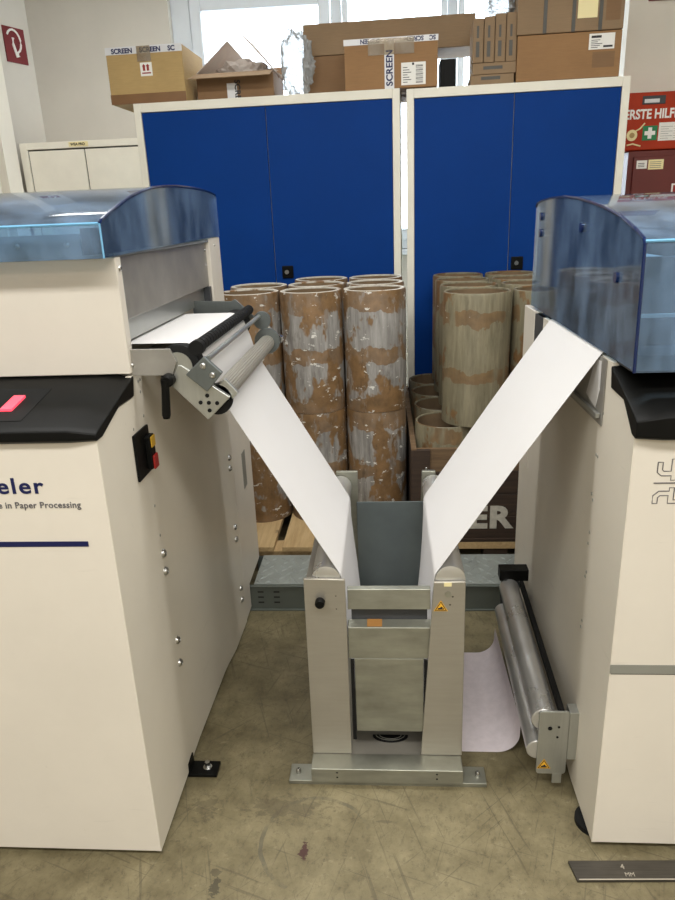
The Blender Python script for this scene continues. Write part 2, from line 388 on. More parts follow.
def warn_sign(parent, c, s, right=(1, 0, 0), up=(0, 0, 1)):
    """yellow warning triangle: crushed hand between rollers"""
    r, u = Vector(right).normalized(), Vector(up).normalized(); n = r.cross(u); c = Vector(c)
    def tri(k, d0, d1, m, name, par):
        bm = bm_new(); pts = [(-0.5 * k, -0.29 * k), (0.5 * k, -0.29 * k), (0, 0.577 * k)]
        A = [bm.verts.new(c + r * p[0] * s + u * p[1] * s + n * d0) for p in pts]; Bv = [bm.verts.new(c + r * p[0] * s + u * p[1] * s + n * d1) for p in pts]
        bm.faces.new(A[::-1]); bm.faces.new(Bv)
        for i in range(3): bm.faces.new((A[i], A[(i + 1) % 3], Bv[(i + 1) % 3], Bv[i]))
        return obj(name, bm, m, par)
    lab = tri(1.12, 0.0002, 0.0008, 'sign_yellow', 'warning_label', parent)
    tri(0.98, 0.0009, 0.0011, 'ink', 'border', lab); tri(0.76, 0.0012, 0.0014, 'sign_yellow', 'field', lab)
    bm = bm_new()
    pts = [(-0.26, -0.17), (0.24, -0.17), (0.26, -0.05), (0.1, -0.04), (0.16, 0.06), (0.05, 0.12), (-0.05, 0.02), (-0.24, -0.03)]
    vv = [bm.verts.new(c + r * p[0] * s + u * p[1] * s + n * 0.0016) for p in pts]; bm.faces.new(vv)
    obj('pictogram', bm, 'ink', lab)

# ------------------------------------------------------------------ room
bm = bm_new(); box(bm, -4.0, 3.4, -4.0, 6.0, -0.1, 0.0); struct('floor', bm, 'floor')
bm = bm_new(); box(bm, -4.0, 3.4, -4.0, 6.0, 3.2, 3.3); struct('ceiling', bm, 'ceiling')
WIN = (-1.43, 1.62, 1.15, 2.98); YW = 5.3
bm = bm_new()
box(bm, -4.0, WIN[0], YW, YW + 0.3, 0, 3.2); box(bm, WIN[1], 3.4, YW, YW + 0.3, 0, 3.2)
box(bm, WIN[0], WIN[1], YW, YW + 0.3, 0, WIN[2]); box(bm, WIN[0], WIN[1], YW, YW + 0.3, WIN[3], 3.2)
struct('wall_back', bm, 'wall')
bm = bm_new(); prism(bm, [(-2.42, 5.3), (-2.62, 5.3), (-3.9, 2.3), (-3.7, 2.3)], 'z', 0, 3.2); struct('wall_left', bm, 'wall')
bm = bm_new(); box(bm, -4.0, -3.7, -4.0, 2.4, 0, 3.2); struct('wall_left_front', bm, 'wall')
bm = bm_new(); box(bm, 3.1, 3.4, -4.0, 4.2, 0, 3.2); struct('wall_right', bm, 'wall_white')
bm = bm_new(); box(bm, -4.0, 3.4, -4.2, -4.0, 0, 3.2); struct('wall_front', bm, 'wall_white')
bm = bm_new(); box(bm, 1.285, 3.4, 4.2, 4.5, 0, 3.2); struct('wall_pier', bm, 'wall_white')
# pier at the left with a cable channel
bm = bm_new(); box(bm, -2.95, -2.40, 4.62, 4.80, 0, 3.2); struct('wall_pilaster', bm, 'wall_white')
bm = bm_new(); box(bm, -2.50, -2.445, 4.57, 4.60, 0, 1.98); pn = obj('trim_1', bm, 'frame'); pn['kind'] = 'structure'
# window with two mullions
wn = thing('window_1', 'x', 'window', (0, YW + 0.08, WIN[2])); del wn['label'], wn['category']; wn['kind'] = 'structure'
bm = bm_new(); y0, y1 = YW + 0.06, YW + 0.13
for x0, x1 in ((-1.43, -1.30), (-0.335, -0.262), (0.455, 0.52), (1.55, 1.62)): box(bm, x0, x1, y0, y1, WIN[2], WIN[3])
box(bm, -1.43, 1.62, y0, y1, WIN[2], WIN[2] + 0.07); box(bm, -1.43, 1.62, y0, y1, WIN[3] - 0.07, WIN[3])
obj('window_frame', bm, 'pvc', wn, 0.006)
for x0, x1, zt in ((-1.295, -0.34, 2.80), (-0.257, 0.45, 2.91), (0.525, 1.545, 2.91)):
    bm = bm_new(); f = 0.075 if x0 < -1 else 0.04
    box(bm, x0, x0 + f, y0 - 0.02, y1 - 0.02, WIN[2] + 0.06, zt + 0.06); box(bm, x1 - f, x1, y0 - 0.02, y1 - 0.02, WIN[2] + 0.06, zt + 0.06)
    box(bm, x0 + f, x1 - f, y0 - 0.02, y1 - 0.02, zt - 0.05, zt + 0.06); box(bm, x0 + f, x1 - f, y0 - 0.02, y1 - 0.02, WIN[2] + 0.06, WIN[2] + 0.14)
    s = obj('window_sash', bm, 'pvc', wn, 0.005)
    bm = bm_new(); box(bm, x0 + f, x1 - f, y0 + 0.015, y0 + 0.021, WIN[2] + 0.12, zt); obj('pane', bm, 'glass', s)
bm = bm_new(); box(bm, -1.43, 1.62, YW - 0.06, YW + 0.07, WIN[2] - 0.04, WIN[2]); obj('window_sill', bm, 'pvc', wn, 0.005)
bm = bm_new(); cyl(bm, (-1.285, YW + 0.03, 2.86), (-1.285, YW + 0.03, 2.94), 0.01); obj('window_hinge', bm, 'pvc', wn, smooth=True)

# ------------------------------------------------------------------ cabinets
def cabinet(name, label, x0, y0, w, h, rot, split, hx, hz, group):
    t = thing(name, label, 'cabinet', (x0, y0, 0), group, rot); k = 0.036
    def L(n, m, a, b, c, d, e, f, bev=0.0, par=t):
        bm = bm_new(); box(bm, x0 + a, x0 + b, y0 + c, y0 + d, e, f); return obj(n, bm, m, par, bev)
    L('carcass', 'frame', 0, w, 0.02, 0.42, 0.0, h)
    bm = bm_new()
    for a, b, e, f in ((0, k, 0, h), (w - k, w, 0, h), (k, w - k, h - 0.042, h), (k, w - k, 0, 0.06)): box(bm, x0 + a, x0 + b, y0, y0 + 0.021, e, f)
    obj('front_frame', bm, 'frame', t, 0.002)
    for i, (a, b) in enumerate(((k + 0.002, split - 0.0015), (split + 0.0015, w - k - 0.002))):
        d = L('door', 'blue', a, b, 0.006, 0.019, 0.062, h - 0.044, 0.002)
        if i == 1:
            bm = bm_new(); box(bm, x0 + hx - 0.03, x0 + hx + 0.03, y0 - 0.004, y0 + 0.007, hz - 0.032, hz + 0.032); hd = obj('handle', bm, 'black', d, 0.004)
            bm = bm_new(); cyl(bm, (x0 + hx - 0.004, y0 - 0.012, hz), (x0 + hx - 0.004, y0, hz), 0.011, 16); obj('lock', bm, 'screw', hd)
    return t
RC = R(-2.4)
cabinet('metal_cabinet', 'tall blue two door metal cabinet behind the brown taped tubes', -1.252, 3.792, 1.343, 1.972, RC, 0.675, 0.742, 1.125, 'tall blue cabinets by the windows')
cabinet('metal_cabinet', 'tall blue two door metal cabinet behind the bare tubes in the crate', 0.122, 3.735, 1.045, 1.966, RC, 0.515, 0.56, 1.135, 'tall blue cabinets by the windows')

t = thing('storage_cabinet', 'cream two door cabinet in the far left corner with a small yellow label', 'cabinet', (-2.36, 4.84, 0))
B('carcass', 'lowcab', t, -2.40, -1.36, 4.86, 5.28, 0, 1.93); 
bm = bm_new()
for a, b, e, f in ((-2.40, -2.35, 0, 1.93), (-1.41, -1.36, 0, 1.93), (-2.35, -1.41, 1.888, 1.93), (-2.35, -1.41, 0, 0.06)): box(bm, a, b, 4.84, 4.861, e, f)
obj('front_frame', bm, 'lowcab', t, 0.003)
B('door_joint', 'gap', t, -2.35, -1.41, 4.854, 4.859, 0.06, 1.888)
B('door', 'lowcab', t, -2.342, -1.966, 4.842, 4.856, 0.066, 1.878, 0.002); B('door', 'lowcab', t, -1.958, -1.416, 4.842, 4.856, 0.066, 1.878, 0.002)
lb = B('label_strip', 'label_y', t, -2.06, -1.93, 4.836, 4.84, 1.895, 1.924); text('WEA PRO', 0.022, 'ink', lb, (-2.048, 4.8355, 1.902), weight=0.0006)

# ------------------------------------------------------------------ boxes on the cabinets
def cy(x): return 3.792 + (x + 1.232) * math.tan(RC)      # front line of the cabinets
def carton(name, label, x0, x1, y0, dep, z0, z1, m, rot=0.0, group=None, bevel=0.004):
    t = thing(name, label, 'box', ((x0 + x1) / 2, y0, z0), group, rot)
    bm = bm_new(); box(bm, x0, x1, y0, y0 + dep, z0, z1); obj('carton', bm, m, t, bevel); return t
ZL, ZR = 1.9735, 1.9675
t = carton('cardboard_box', 'ochre cardboard box with printed white tape, hanging over the left end of the blue cabinets', -1.366, -0.975, 3.80, 0.36, ZL, 2.228, 'card2', RC)
tp = B('tape', 'tape_w', t, -1.367, -0.974, 3.7985, 3.80, 2.196, 2.228)
for x, w_ in ((-1.335, 'SCREEN'), (-1.19, 'SCREEN'), (-1.045, 'SC')): text(w_, 0.030, 'navy', tp, (x, 3.798, 2.201), weight=0.0012, sx=1.02)
B('tape', 'tape_b', t, -1.3665, -0.9745, 3.799, 3.80, ZL, ZL + 0.045)
B('tape', 'tape_c', t, -1.205, -1.135, 3.7968, 3.7974, 2.16, 2.2285)
B('tape', 'tape_w', t, -1.366, -0.975, 3.80, 4.16, 2.2285, 2.2295)
lb = B('label', 'label', t, -1.195, -1.135, 3.7985, 3.8, 2.095, 2.155)
bm = bm_new()
for k in (0, 1):
    x = -1.182 + k * 0.02; prism(bm, [(x, 2.118), (x + 0.012, 2.118), (x + 0.012, 2.138), (x + 0.016, 2.138), (x + 0.006, 2.149), (x - 0.004, 2.138), (x, 2.138)], 'y', 3.7980, 3.7984)
box(bm, -1.188, -1.142, 3.7980, 3.7984, 2.105, 2.111); obj('arrows', bm, 'red', lb)

# open box with flaps and packing paper
t = thing('open_cardboard_box', 'open cardboard box with flaps up and white packing paper showing', 'box', (-0.755, 3.90, ZL), None, RC)
bm = bm_new(); x0, x1, ya, yb, zt = -0.945, -0.545, 3.90, 4.20, 2.11; w_ = 0.006
box(bm, x0, x1, ya, ya + w_, ZL, zt); box(bm, x0, x1, yb - w_, yb, ZL, zt); box(bm, x0, x0 + w_, ya + w_, yb - w_, ZL, zt); box(bm, x1 - w_, x1, ya + w_, yb - w_, ZL, zt); box(bm, x0 + w_, x1 - w_, ya + w_, yb - w_, ZL, ZL + w_)
obj('carton', bm, 'card3', t, 0.002)
def flap(pts, th, m='card', par=None):
    bm = bm_new(); P = [Vector(p) for p in pts]; n = (P[1] - P[0]).cross(P[2] - P[0]).normalized() * th
    A = [bm.verts.new(p) for p in P]; Bv = [bm.verts.new(p + n) for p in P]; bm.faces.new(A[::-1]); bm.faces.new(Bv)
    for i in range(len(P)): bm.faces.new((A[i], A[(i + 1) % len(P)], Bv[(i + 1) % len(P)], Bv[i]))
    return obj('flap', bm, m, par, 0.001)
flap([(x0, ya, zt), (x1, ya, zt), (x1 + 0.0, ya - 0.09, zt - 0.035), (x0 - 0.02, ya - 0.09, zt - 0.035)], 0.004, 'card4', t)
flap([(x0, yb, zt), (x1, yb, zt), (x1 + 0.02, yb + 0.05, zt + 0.07), (x0 - 0.01, yb + 0.05, zt + 0.07)], 0.004, 'card3', t)
flap([(x0, ya, zt), (x0, yb, zt), (x0 + 0.185, yb, zt + 0.12), (x0 + 0.17, ya + 0.03, zt + 0.15)], 0.004, 'pack_paper_lit_flap', t)  # cardboard flap coloured pale and translucent to paint in the backlight
flap([(x1, ya, zt), (x1, yb, zt), (x1 - 0.15, yb, zt + 0.175), (x1 - 0.17, ya + 0.02, zt + 0.185)], 0.004, 'pack_paper_lit_flap', t)  # backlit look put into the colour of this cardboard flap too
tp = B('tape', 'tape_w', t, -0.787, -0.735, ya - 0.0015, ya, ZL, 2.06); text('SCREEN', 0.04, 'ink', tp, (-0.745, ya - 0.002, ZL + 0.1), right=(0, 0, -1), up=(1, 0, 0), weight=0.001)

def crumple(name, m, parent, c, s, amp, seed, sub=4, freq=9):
    from mathutils import noise
    bm = bm_new(); bmesh.ops.create_icosphere(bm, subdivisions=sub, radius=1)
    for v in bm.verts:
        n = v.co.normalized(); k = 1 + amp * (noise.noise(n * freq * 0.25 + Vector((seed, 0, 0))) * 1.4 + abs(noise.noise(n * freq * 0.6 + Vector((0, seed, 0)))) * 0.9 + abs(noise.noise(n * freq + Vector((0, seed, 4)))) * 0.5 - 0.3)
        v.co = Vector((c[0] + n.x * s[0] * k, c[1] + n.y * s[1] * k, max(c[2] + n.z * s[2] * k, c[2] - s[2])))
    return obj(name, bm, m, parent, smooth=False)
o = crumple('packing_paper', 'pack_paper_lit_flap', None, (-0.73, 4.06, 2.105), (0.15, 0.1, 0.08), 0.4, 3.1); tag(o, 'crumpled white packing paper inside the open cardboard box', 'packing paper')
o = crumple('plastic_bag', 'bag', None, (-0.425, 3.92, 2.128), (0.082, 0.06, 0.15), 0.2, 5.3, 5, 16); tag(o, 'tall crumpled clear plastic bag beside the open box', 'plastic bag')

t = carton('long_box', 'long brown cardboard box behind the box with the taped cross', -0.405, 0.275, 3.99, 0.26, ZL, 2.178, 'card3', RC)
t = carton('long_box', 'long flat brown cardboard lid box lying on top of the other long box', -0.395, 0.475, 3.985, 0.27, 2.18, 2.325, 'card4', RC)
t = carton('cardboard_box', 'cardboard box with a cross of printed white tape and a barcode label', -0.175, 0.272, 3.752, 0.21, ZL, 2.193, 'card', RC)
yf = 3.752
tp = B('tape', 'tape_w', t, -0.177, 0.274, yf - 0.0015, yf, 2.168, 2.194); [text(w_, 0.026, 'navy', tp, (x, yf - 0.002, 2.190), right=(-1, 0, 0), up=(0, 0, -1), weight=0.001, sx=1.0) for x, w_ in ((0.262, 'SC'), (0.205, 'SCREEN'), (-0.005, 'SCREEN'))]
tp = B('tape', 'tape_w', t, 0.018, 0.064, yf - 0.0025, yf - 0.0015, ZL, 2.168); text('SCREEN', 0.043, 'navy', tp, (0.056, yf - 0.003, 1.985), right=(0, 0, 1), up=(-1, 0, 0), weight=0.0014, sx=1.02)
B('tape', 'tape_c', t, -0.06, 0.16, yf - 0.0036, yf - 0.0030, 2.12, 2.19)
lb = B('label', 'label', t, 0.098, 0.215, yf - 0.0015, yf, 1.985, 2.082)
bm = bm_new()
for k in range(14): box(bm, 0.168, 0.202, yf - 0.002, yf - 0.0015, 1.993 + k * 0.0058, 1.993 + k * 0.0058 + 0.0016 + 0.0018 * (k % 3 == 0))
obj('barcode', bm, 'ink', lb)
bm = bm_new()
for k in range(7): box(bm, 0.106, 0.128 + 0.018 * ((k * 5) % 3) / 2, yf - 0.002, yf - 0.0015, 1.996 + k * 0.0105, 1.996 + k * 0.0105 + 0.003)
obj('print', bm, 'ink', lb); B('printed_mark', 'ink', lb, 0.15, 0.16, yf - 0.002, yf - 0.0015, 2.07, 2.08)
B('shipping_case', 'black', None, 0.30, 0.378, 3.95, 4.1, ZL, 2.125, 0.004); tag(bpy.data.objects['shipping_case'], 'narrow black case in the gap right of the box with the taped cross', 'case')

yb_ = 3.735
for i, (x0, x1, z0, z1, lab) in enumerate(((0.428, 0.632, ZR, 2.010, 'flat slim cardboard box lying lowest beside the big carton'), (0.437, 0.640, 2.0115, 2.060, 'flat slim cardboard box under the four upright slim boxes'))):
    t = carton('slim_box', lab, x0, x1, yb_, 0.22, z0, z1, 'card4', RC, 'slim cardboard boxes between the long box and big carton', 0.002)
    bm = bm_new(); box(bm, x0 + 0.05, x0 + 0.14, yb_ - 0.0008, yb_, z0 + 0.02, z0 + 0.034); obj('print', bm, 'strap', t)
for i, lab in enumerate(('first upright slim cardboard box, next to the dark gap', 'second upright slim cardboard box from the dark gap', 'third upright slim cardboard box from the dark gap', 'fourth upright slim cardboard box, touching the big carton')):
    x0 = 0.436 + i * 0.0515; h = (2.247, 2.252, 2.262, 2.264)[i]
    t = carton('slim_box', lab, x0, x0 + 0.0485, yb_, 0.2, 2.0615, h, 'card4', RC, 'slim cardboard boxes between the long box and big carton', 0.002)
    B('print', 'strap', t, x0 + 0.014, x0 + 0.030, yb_ - 0.0008, yb_, 2.085, 2.15); B('print', 'strap', t, x0 + 0.017, x0 + 0.027, yb_ - 0.0008, yb_, 2.165, 2.215)
o = crumple('plastic_film', 'bag', None, (0.585, 3.86, 2.318), (0.07, 0.07, 0.05), 0.4, 8.2); tag(o, 'crumpled clear plastic film lying on the upright slim boxes', 'plastic film')
t = carton('large_carton', 'wide ochre cardboard carton with a white label, standing on the right blue cabinet', 0.640, 1.112, 3.71, 0.36, ZR, 2.161, 'card', RC)
lb = B('label', 'label', t, 0.965, 1.08, 3.7085, 3.71, 2.085, 2.15)
B('printed_heading', 'ink', lb, 0.975, 1.02, 3.708, 3.7085, 2.132, 2.142); B('printed_code', 'ink', lb, 1.03, 1.072, 3.708, 3.7085, 2.092, 2.10)
bm = bm_new()
for k in range(5): box(bm, 0.975, 1.005 + 0.01 * (k % 3), 3.708, 3.7085, 2.092 + k * 0.0075, 2.0945 + k * 0.0075)
obj('print', bm, 'ink', lb)
B('print', 'card3', t, 0.985, 1.085, 3.7092, 3.71, 2.01, 2.075)
t = carton('large_carton', 'strapped grey brown carton standing on top of the wide ochre carton', 0.634, 1.112, 3.705, 0.36, 2.1625, 2.44, 'card4', RC)
for x in (0.752, 0.880, 1.000): 
    bm = bm_new(); box(bm, x, x + 0.016, 3.702, 3.7055, 2.1625, 2.4415); box(bm, x, x + 0.016, 3.702, 4.068, 2.4402, 2.4428); obj('strap', bm, 'strap', t)
B('document', 'label_y', t, 0.905, 0.993, 3.7035, 3.705, 2.215, 2.36)
B('print', 'card3', t, 1.03, 1.095, 3.7042, 3.705, 2.2, 2.29)

# ------------------------------------------------------------------ first aid corner
t = thing('first_aid_case', 'orange red first aid case with white lettering and green cross symbol', 'first aid case', (1.46, 4.0, 1.662))
bm = bm_new()
xa, xb, za, zb = 1.235, 1.66, 1.662, 1.935
prism(bm, [(xa, za), (xb, za), (xb, zb - 0.01), (xb - 0.02, zb), (xa + 0.02, zb), (xa, zb - 0.01)], 'y', 4.0, 4.14); obj('case_shell', bm, 'fa_red', t, 0.008)
bm = bm_new(); box(bm, 1.33, 1.445, 3.9965, 4.001, 1.877, 1.917); hb = obj('handle_opening', bm, 'interior_dk', t, 0.004)
bm = bm_new(); box(bm, 1.34, 1.415, 3.9945, 3.998, 1.884, 1.902); obj('handle', bm, 'tape_w', hb, 0.002)
text('ERSTE HILFE', 0.062, 'white', t, (1.246, 3.9985, 1.812), weight=0.0018, sx=0.82)
g_ = B('cross_symbol', 'green', t, 1.345, 1.418, 3.9975, 4.0, 1.708, 1.777)
bm = bm_new(); prism(bm, [(1.372, 1.716), (1.391, 1.716), (1.391, 1.733), (1.408, 1.733), (1.408, 1.752), (1.391, 1.752), (1.391, 1.769), (1.372, 1.769), (1.372, 1.752), (1.355, 1.752), (1.355, 1.733), (1.372, 1.733)], 'y', 3.9965, 3.9976); obj('cross', bm, 'white', g_)
lb = B('label', 'label', t, 1.425, 1.56, 3.998, 4.0, 1.704, 1.79)
bm = bm_new()
for k in range(6): box(bm, 1.435, 1.475 + 0.02 * (k % 2), 3.9972, 3.998, 1.714 + k * 0.011, 1.7155 + k * 0.011); box(bm, 1.5, 1.55, 3.9972, 3.998, 1.714 + k * 0.011, 1.7155 + k * 0.011)
obj('print', bm, 'grey_print', lb)
bm = bm_new(); cyl(bm, (1.292, 3.9965, 1.735), (1.292, 4.0, 1.735), 0.027, 24); bd = obj('bandage_picture', bm, 'label_y', t)
bm = bm_new(); cyl(bm, (1.292, 3.9955, 1.735), (1.292, 3.9966, 1.735), 0.013, 20); obj('roll_centre', bm, 'card2', bd)
bm = bm_new(); pipe(bm, [(1.31, 3.998, 1.755), (1.33, 3.998, 1.765), (1.352, 3.998, 1.79)], 0.004, 6); pipe(bm, [(1.27, 3.998, 1.688), (1.3, 3.998, 1.694), (1.34, 3.998, 1.682)], 0.004, 6); obj('bandage_tail', bm, 'label_y', bd)
t = thing('extinguisher_cabinet', 'dark red metal cabinet under the first aid case', 'cabinet', (1.5, 3.98, 0.6))
B('carcass', 'dark_red', t, 1.285, 1.80, 4.0, 4.195, 0.7, 1.659, 0.004); B('door', 'dark_red', t, 1.31, 1.775, 3.985, 4.0, 0.72, 1.63, 0.003)
lb = B('label', 'label', t, 1.325, 1.378, 3.9835, 3.985, 1.572, 1.612); 
bm = bm_new(); [box(bm, 1.333, 1.365, 3.983, 3.9835, 1.58 + k * 0.008, 1.583 + k * 0.008) for k in range(3)]; obj('print', bm, 'ink', lb)
lb = B('label', 'label_y', t, 1.385, 1.462, 3.9835, 3.985, 1.566, 1.614)
bm = bm_new(); [box(bm, 1.393, 1.45, 3.983, 3.9835, 1.574 + k * 0.009, 1.5765 + k * 0.009) for k in range(4)]; obj('print', bm, 'grey_print', lb)
lb = B('label', 'white', t, 1.515, 1.60, 3.9835, 3.985, 1.42, 1.493); B('symbol', 'red', lb, 1.523, 1.592, 3.983, 3.9836, 1.428, 1.485)
t = thing('fire_sign', 'square red sign high on the white wall pier at the right', 'sign', (1.45, 4.19, 2.40)); B('sign_panel', 'sign_red', t, 1.378, 1.61, 4.19, 4.199, 2.383, 2.61, 0.002)
# hose sign on the left wall, which runs from (-2.42, 5.3) to (-3.7, 2.3)
dn = Vector((1.28, 3.0, 0)).normalized(); nn = Vector((dn.y, -dn.x, 0))
t = thing('fire_hose_sign', 'dark red sign with a white hose symbol on the left wall', 'sign', (-2.50, 5.1, 2.66))
t0 = Vector((-2.42, 5.3, 0)) - dn * 0.225 + nn * 0.006
def SP(a, z, d=0.0): return t0 + dn * a + nn * d + Vector((0, 0, z))
SW = 0.17; SZ = 2.465
bm = bm_new(); loft(bm, [[SP(a, z, d) for a, z in ((0, SZ), (SW, SZ), (SW, SZ + 0.215), (0, SZ + 0.215))] for d in (-0.005, 0.003)]); sp = obj('sign_panel', bm, 'sign_red', t)
bm = bm_new()
pipe(bm, [SP(0.075 + 0.055 * math.cos(R(a)), SZ + 0.13 + 0.07 * math.sin(R(a)), 0.004) for a in range(150, -80, -20)] + [SP(0.10, SZ + 0.04, 0.004)], 0.007, 6)
pipe(bm, [SP(0.07, SZ + 0.15, 0.004), SP(0.065, SZ + 0.11, 0.004), SP(0.085, SZ + 0.035, 0.004)], 0.010, 6); obj('hose_symbol', bm, 'white', sp)

# ------------------------------------------------------------------ pallet and tubes (left)
t = thing('wooden_pallet', 'pale wooden pallet under the brown taped tubes', 'pallet', (-0.3, 3.0, 0))
for x0, x1 in ((-0.80, -0.665), (-0.635, -0.468), (-0.432, -0.270), (-0.250, -0.10), (-0.07, 0.092)): B('deck_board', 'pallet', t, x0, x1, 2.52, 3.56, 0.104, 0.126, 0.002)
for y in (2.53, 2.97, 3.41):
    B('stringer', 'pallet', t, -0.80, 0.09, y, y + 0.1, 0.082, 0.1035, 0.002)
    for x in (-0.80, -0.41, -0.03): B('block', 'pallet', t, x, x + 0.12, y, y + 0.1, 0.022, 0.0815, 0.002)
for x in (-0.80, -0.41, -0.03): B('skid_board', 'pallet', t, x, x + 0.12, 2.53, 3.51, 0.0, 0.0215, 0.002)

def tube(name, r, h, wall, m, ring_m):
    bm = bm_new(); seg = 48; n = 10
    prof = [(k / n, r * (1 + 0.0)) for k in range(n + 1)] + [(1, r - wall), (0, r - wall), (0, r)]
    lathe(bm, (0, 0, 0), (0, 0, h), [(0.0, r), (0.02, r * 1.0), (0.98, r), (1.0, r - 0.002)], seg, caps=False)
    o = obj(name, bm, m, None, smooth=True)
    bm = bm_new(); lathe(bm, (0, 0, 0), (0, 0, h), [(1.0, r - 0.003), (1.004, r - wall * 0.45), (1.0, r - wall), (0.99, r - wall)], seg, caps=False)
    ring = obj('end_ring', bm, ring_m, o, smooth=True)
    bm = bm_new(); lathe(bm, (0, 0, 0), (0, 0, h), [(0.99, r - wall), (0.0, r - wall), (0.0, r - 0.001)], seg, caps=False)
    ins = obj('bore', bm, 'tube_in', o, smooth=True)
    return o
def place(src, used, loc, rz, label, group):
    o = src
    if used[0]:
        o = src.copy(); C.objects.link(o)
        for ch in src.children:
            c = ch.copy(); C.objects.link(c); c.parent = o
    used[0] = True
    o.location = loc; o.rotation_euler = (0, 0, rz); tag(o, label, 'tube', group); return o
PT = tube('cardboard_tube', 0.1285, 0.493, 0.021, 'tube_l', 'ring'); u1 = [False]
colx = (-0.562, -0.302, -0.042); rowy = (2.885, 3.148, 3.41)
cn = ('behind the left machine rollers', 'middle column', 'column beside the crate')
U = {(0, 0): 'brown taped tube of the upper layer nearest the left machine', (0, 1): 'taped tube of the front upper row with a white paper scrap, middle one', (0, 2): 'taped tube of the front upper row, beside the crate',
     (1, 0): 'second row taped tube peeking over the tube nearest the left machine', (1, 1): 'second row taped tube behind the middle front tube', (1, 2): 'second row taped tube behind the front tube beside the crate',
     (2, 1): 'rear row taped tube in the middle column below the cabinet handle', (2, 2): 'rear row taped tube in the column nearest the white cabinet frames'}
Lw = {0: 'lower layer taped tube standing at the pallet end by the left machine', 1: 'lower layer taped tube in the middle, partly behind the white paper', 2: 'lower layer taped tube beside the crate, right above the grey stand'}
for r in range(3):
    for c in range(3):
        place(PT, u1, (colx[c] + random.uniform(-.001, .001), rowy[r], 0.127), random.uniform(0, 6), Lw[c] if r == 0 else 'lower layer taped tube hidden behind the front row on the pallet', 'taped tubes on the pallet, lower layer' if r == 0 else 'hidden tubes of the lower layer')
for (r, c), lab in U.items():
    place(PT, u1, (colx[c] + (.0005, -.0005, .001)[c], rowy[r], 0.6215), random.uniform(0, 6), lab, 'taped tubes on the pallet, upper layer')

# ------------------------------------------------------------------ crate and tubes (right)
t = thing('wooden_crate', 'dark wooden plank crate with white stencilled letters, full of bare tubes', 'crate', (0.5, 2.64, 0))
CX0, CX1, CY0, CY1, CZ0, CZ1 = 0.098, 0.96, 2.64, 3.700, 0.10, 0.498
for i in range(4):
    a = CZ0 + i * 0.0995
    B('front_plank', 'crate_lt' if i == 3 else 'crate', t, CX0 + 0.02, CX1, CY0 + 0.006, CY0 + 0.026, a, a + 0.098, 0.002)
    B('side_plank', 'crate', t, CX0, CX0 + 0.02, CY0 + 0.026, CY1, a, a + 0.098, 0.002)
    B('side_plank', 'crate', t, CX1 - 0.02, CX1, CY0 + 0.03, CY1, a, a + 0.098, 0.002)
    B('rear_plank', 'crate', t, CX0 + 0.02, CX1 - 0.02, CY1 - 0.004, CY1, a, a + 0.098, 0.002)
B('corner_post', 'crate', t, CX0, CX0 + 0.076, CY0 - 0.012, CY0 + 0.006, CZ0, CZ1, 0.002)
B('top_rail', 'crate_lt', t, CX0, CX0 + 0.022, CY0 - 0.012, CY1, CZ1, CZ1 + 0.006, 0.001)
B('bottom_board', 'crate', t, CX0, CX1, CY0, CY1, 0.085, CZ0 - 0.0005)
bolts(t, [(CX0 + 0.06, CY0 - 0.012, 0.42)], (0, -1, 0), 0.006, 0.004, name='bolt')
text('ER', 0.132, 'stencil', t, (0.336, CY0 + 0.0052, 0.150), weight=0.006, sx=1.12, spacing=1.1)
for i in (0, 1): B('skid_board', 'pallet', t, CX0, CX1, CY0 + (0.0, 0.95)[i], CY0 + (0.1, 1.05)[i], 0.052, 0.0845, 0.002)
for x in (0.11, 0.40, 0.84): B('skid_block', 'crate', t, x, x + 0.1, CY0 + 0.004, CY1, 0.0, 0.0515, 0.002)

PF = tube('cardboard_tube', 0.134, 0.525, 0.012, 'tube_r', 'tube_r'); uf = [False]
PR = tube('cardboard_tube', 0.124, 0.525, 0.012, 'tube_r', 'tube_r'); ur = [False]
PLo = tube('cardboard_tube', 0.124, 0.47, 0.010, 'tube_r', 'tube_r'); ul = [False]
yy = (2.815, 3.071, 3.321, 3.571)
gl_, gu_ = 'bare tubes in the crate, lower layer', 'bare tubes standing on the lower layer in the crate'
lowl = ('bare open tube rim at the front left of the crate, below the tall front tube', 'second bare open tube rim along the left crate wall', 'third bare open tube rim along the left crate wall', 'rearmost bare open tube rim along the left crate wall')
upl = ('tall bare cardboard tube standing frontmost on the crate load', 'second bare tube behind the frontmost tall tube', 'third bare tube behind the frontmost tall tube', 'rearmost bare tube at the left of the crate load, by the white frames')
upr = ('bare tube right of the frontmost tall tube, half behind the right machine', 'second bare tube of the right row in the crate', 'third bare tube of the right row in the crate', 'rearmost bare tube of the right row, below the black cabinet handle')
for k in range(4):
    place(PLo, ul, (0.245 + (0, .006, .004, 0)[k], yy[k] - (0.006 if k == 0 else 0), 0.101), k * 1.3, lowl[k], gl_)
    place(PLo, ul, (0.502, yy[k], 0.101), k * 2.1 + 1, 'lower bare tube hidden behind the paper strip in the crate', 'hidden tubes of the crate')
    place(PLo, ul, (0.758, yy[k], 0.101), k * 1.9 + 2, 'lower bare tube hidden behind the paper strip in the crate', 'hidden tubes of the crate')
for k in range(4):
    place(PF if k == 0 else PR, uf if k == 0 else ur, ((0.367, 0.364, 0.362, 0.368)[k], yy[k] + (0.0, 0.005, 0.005, 0.005)[k], 0.573), k * 1.7 + 0.4, upl[k], gu_)
    place(PR, ur, ((0.632, 0.626, 0.622, 0.626)[k], yy[k] + 0.005, 0.573), k * 2.3 + 2, upr[k], gu_)

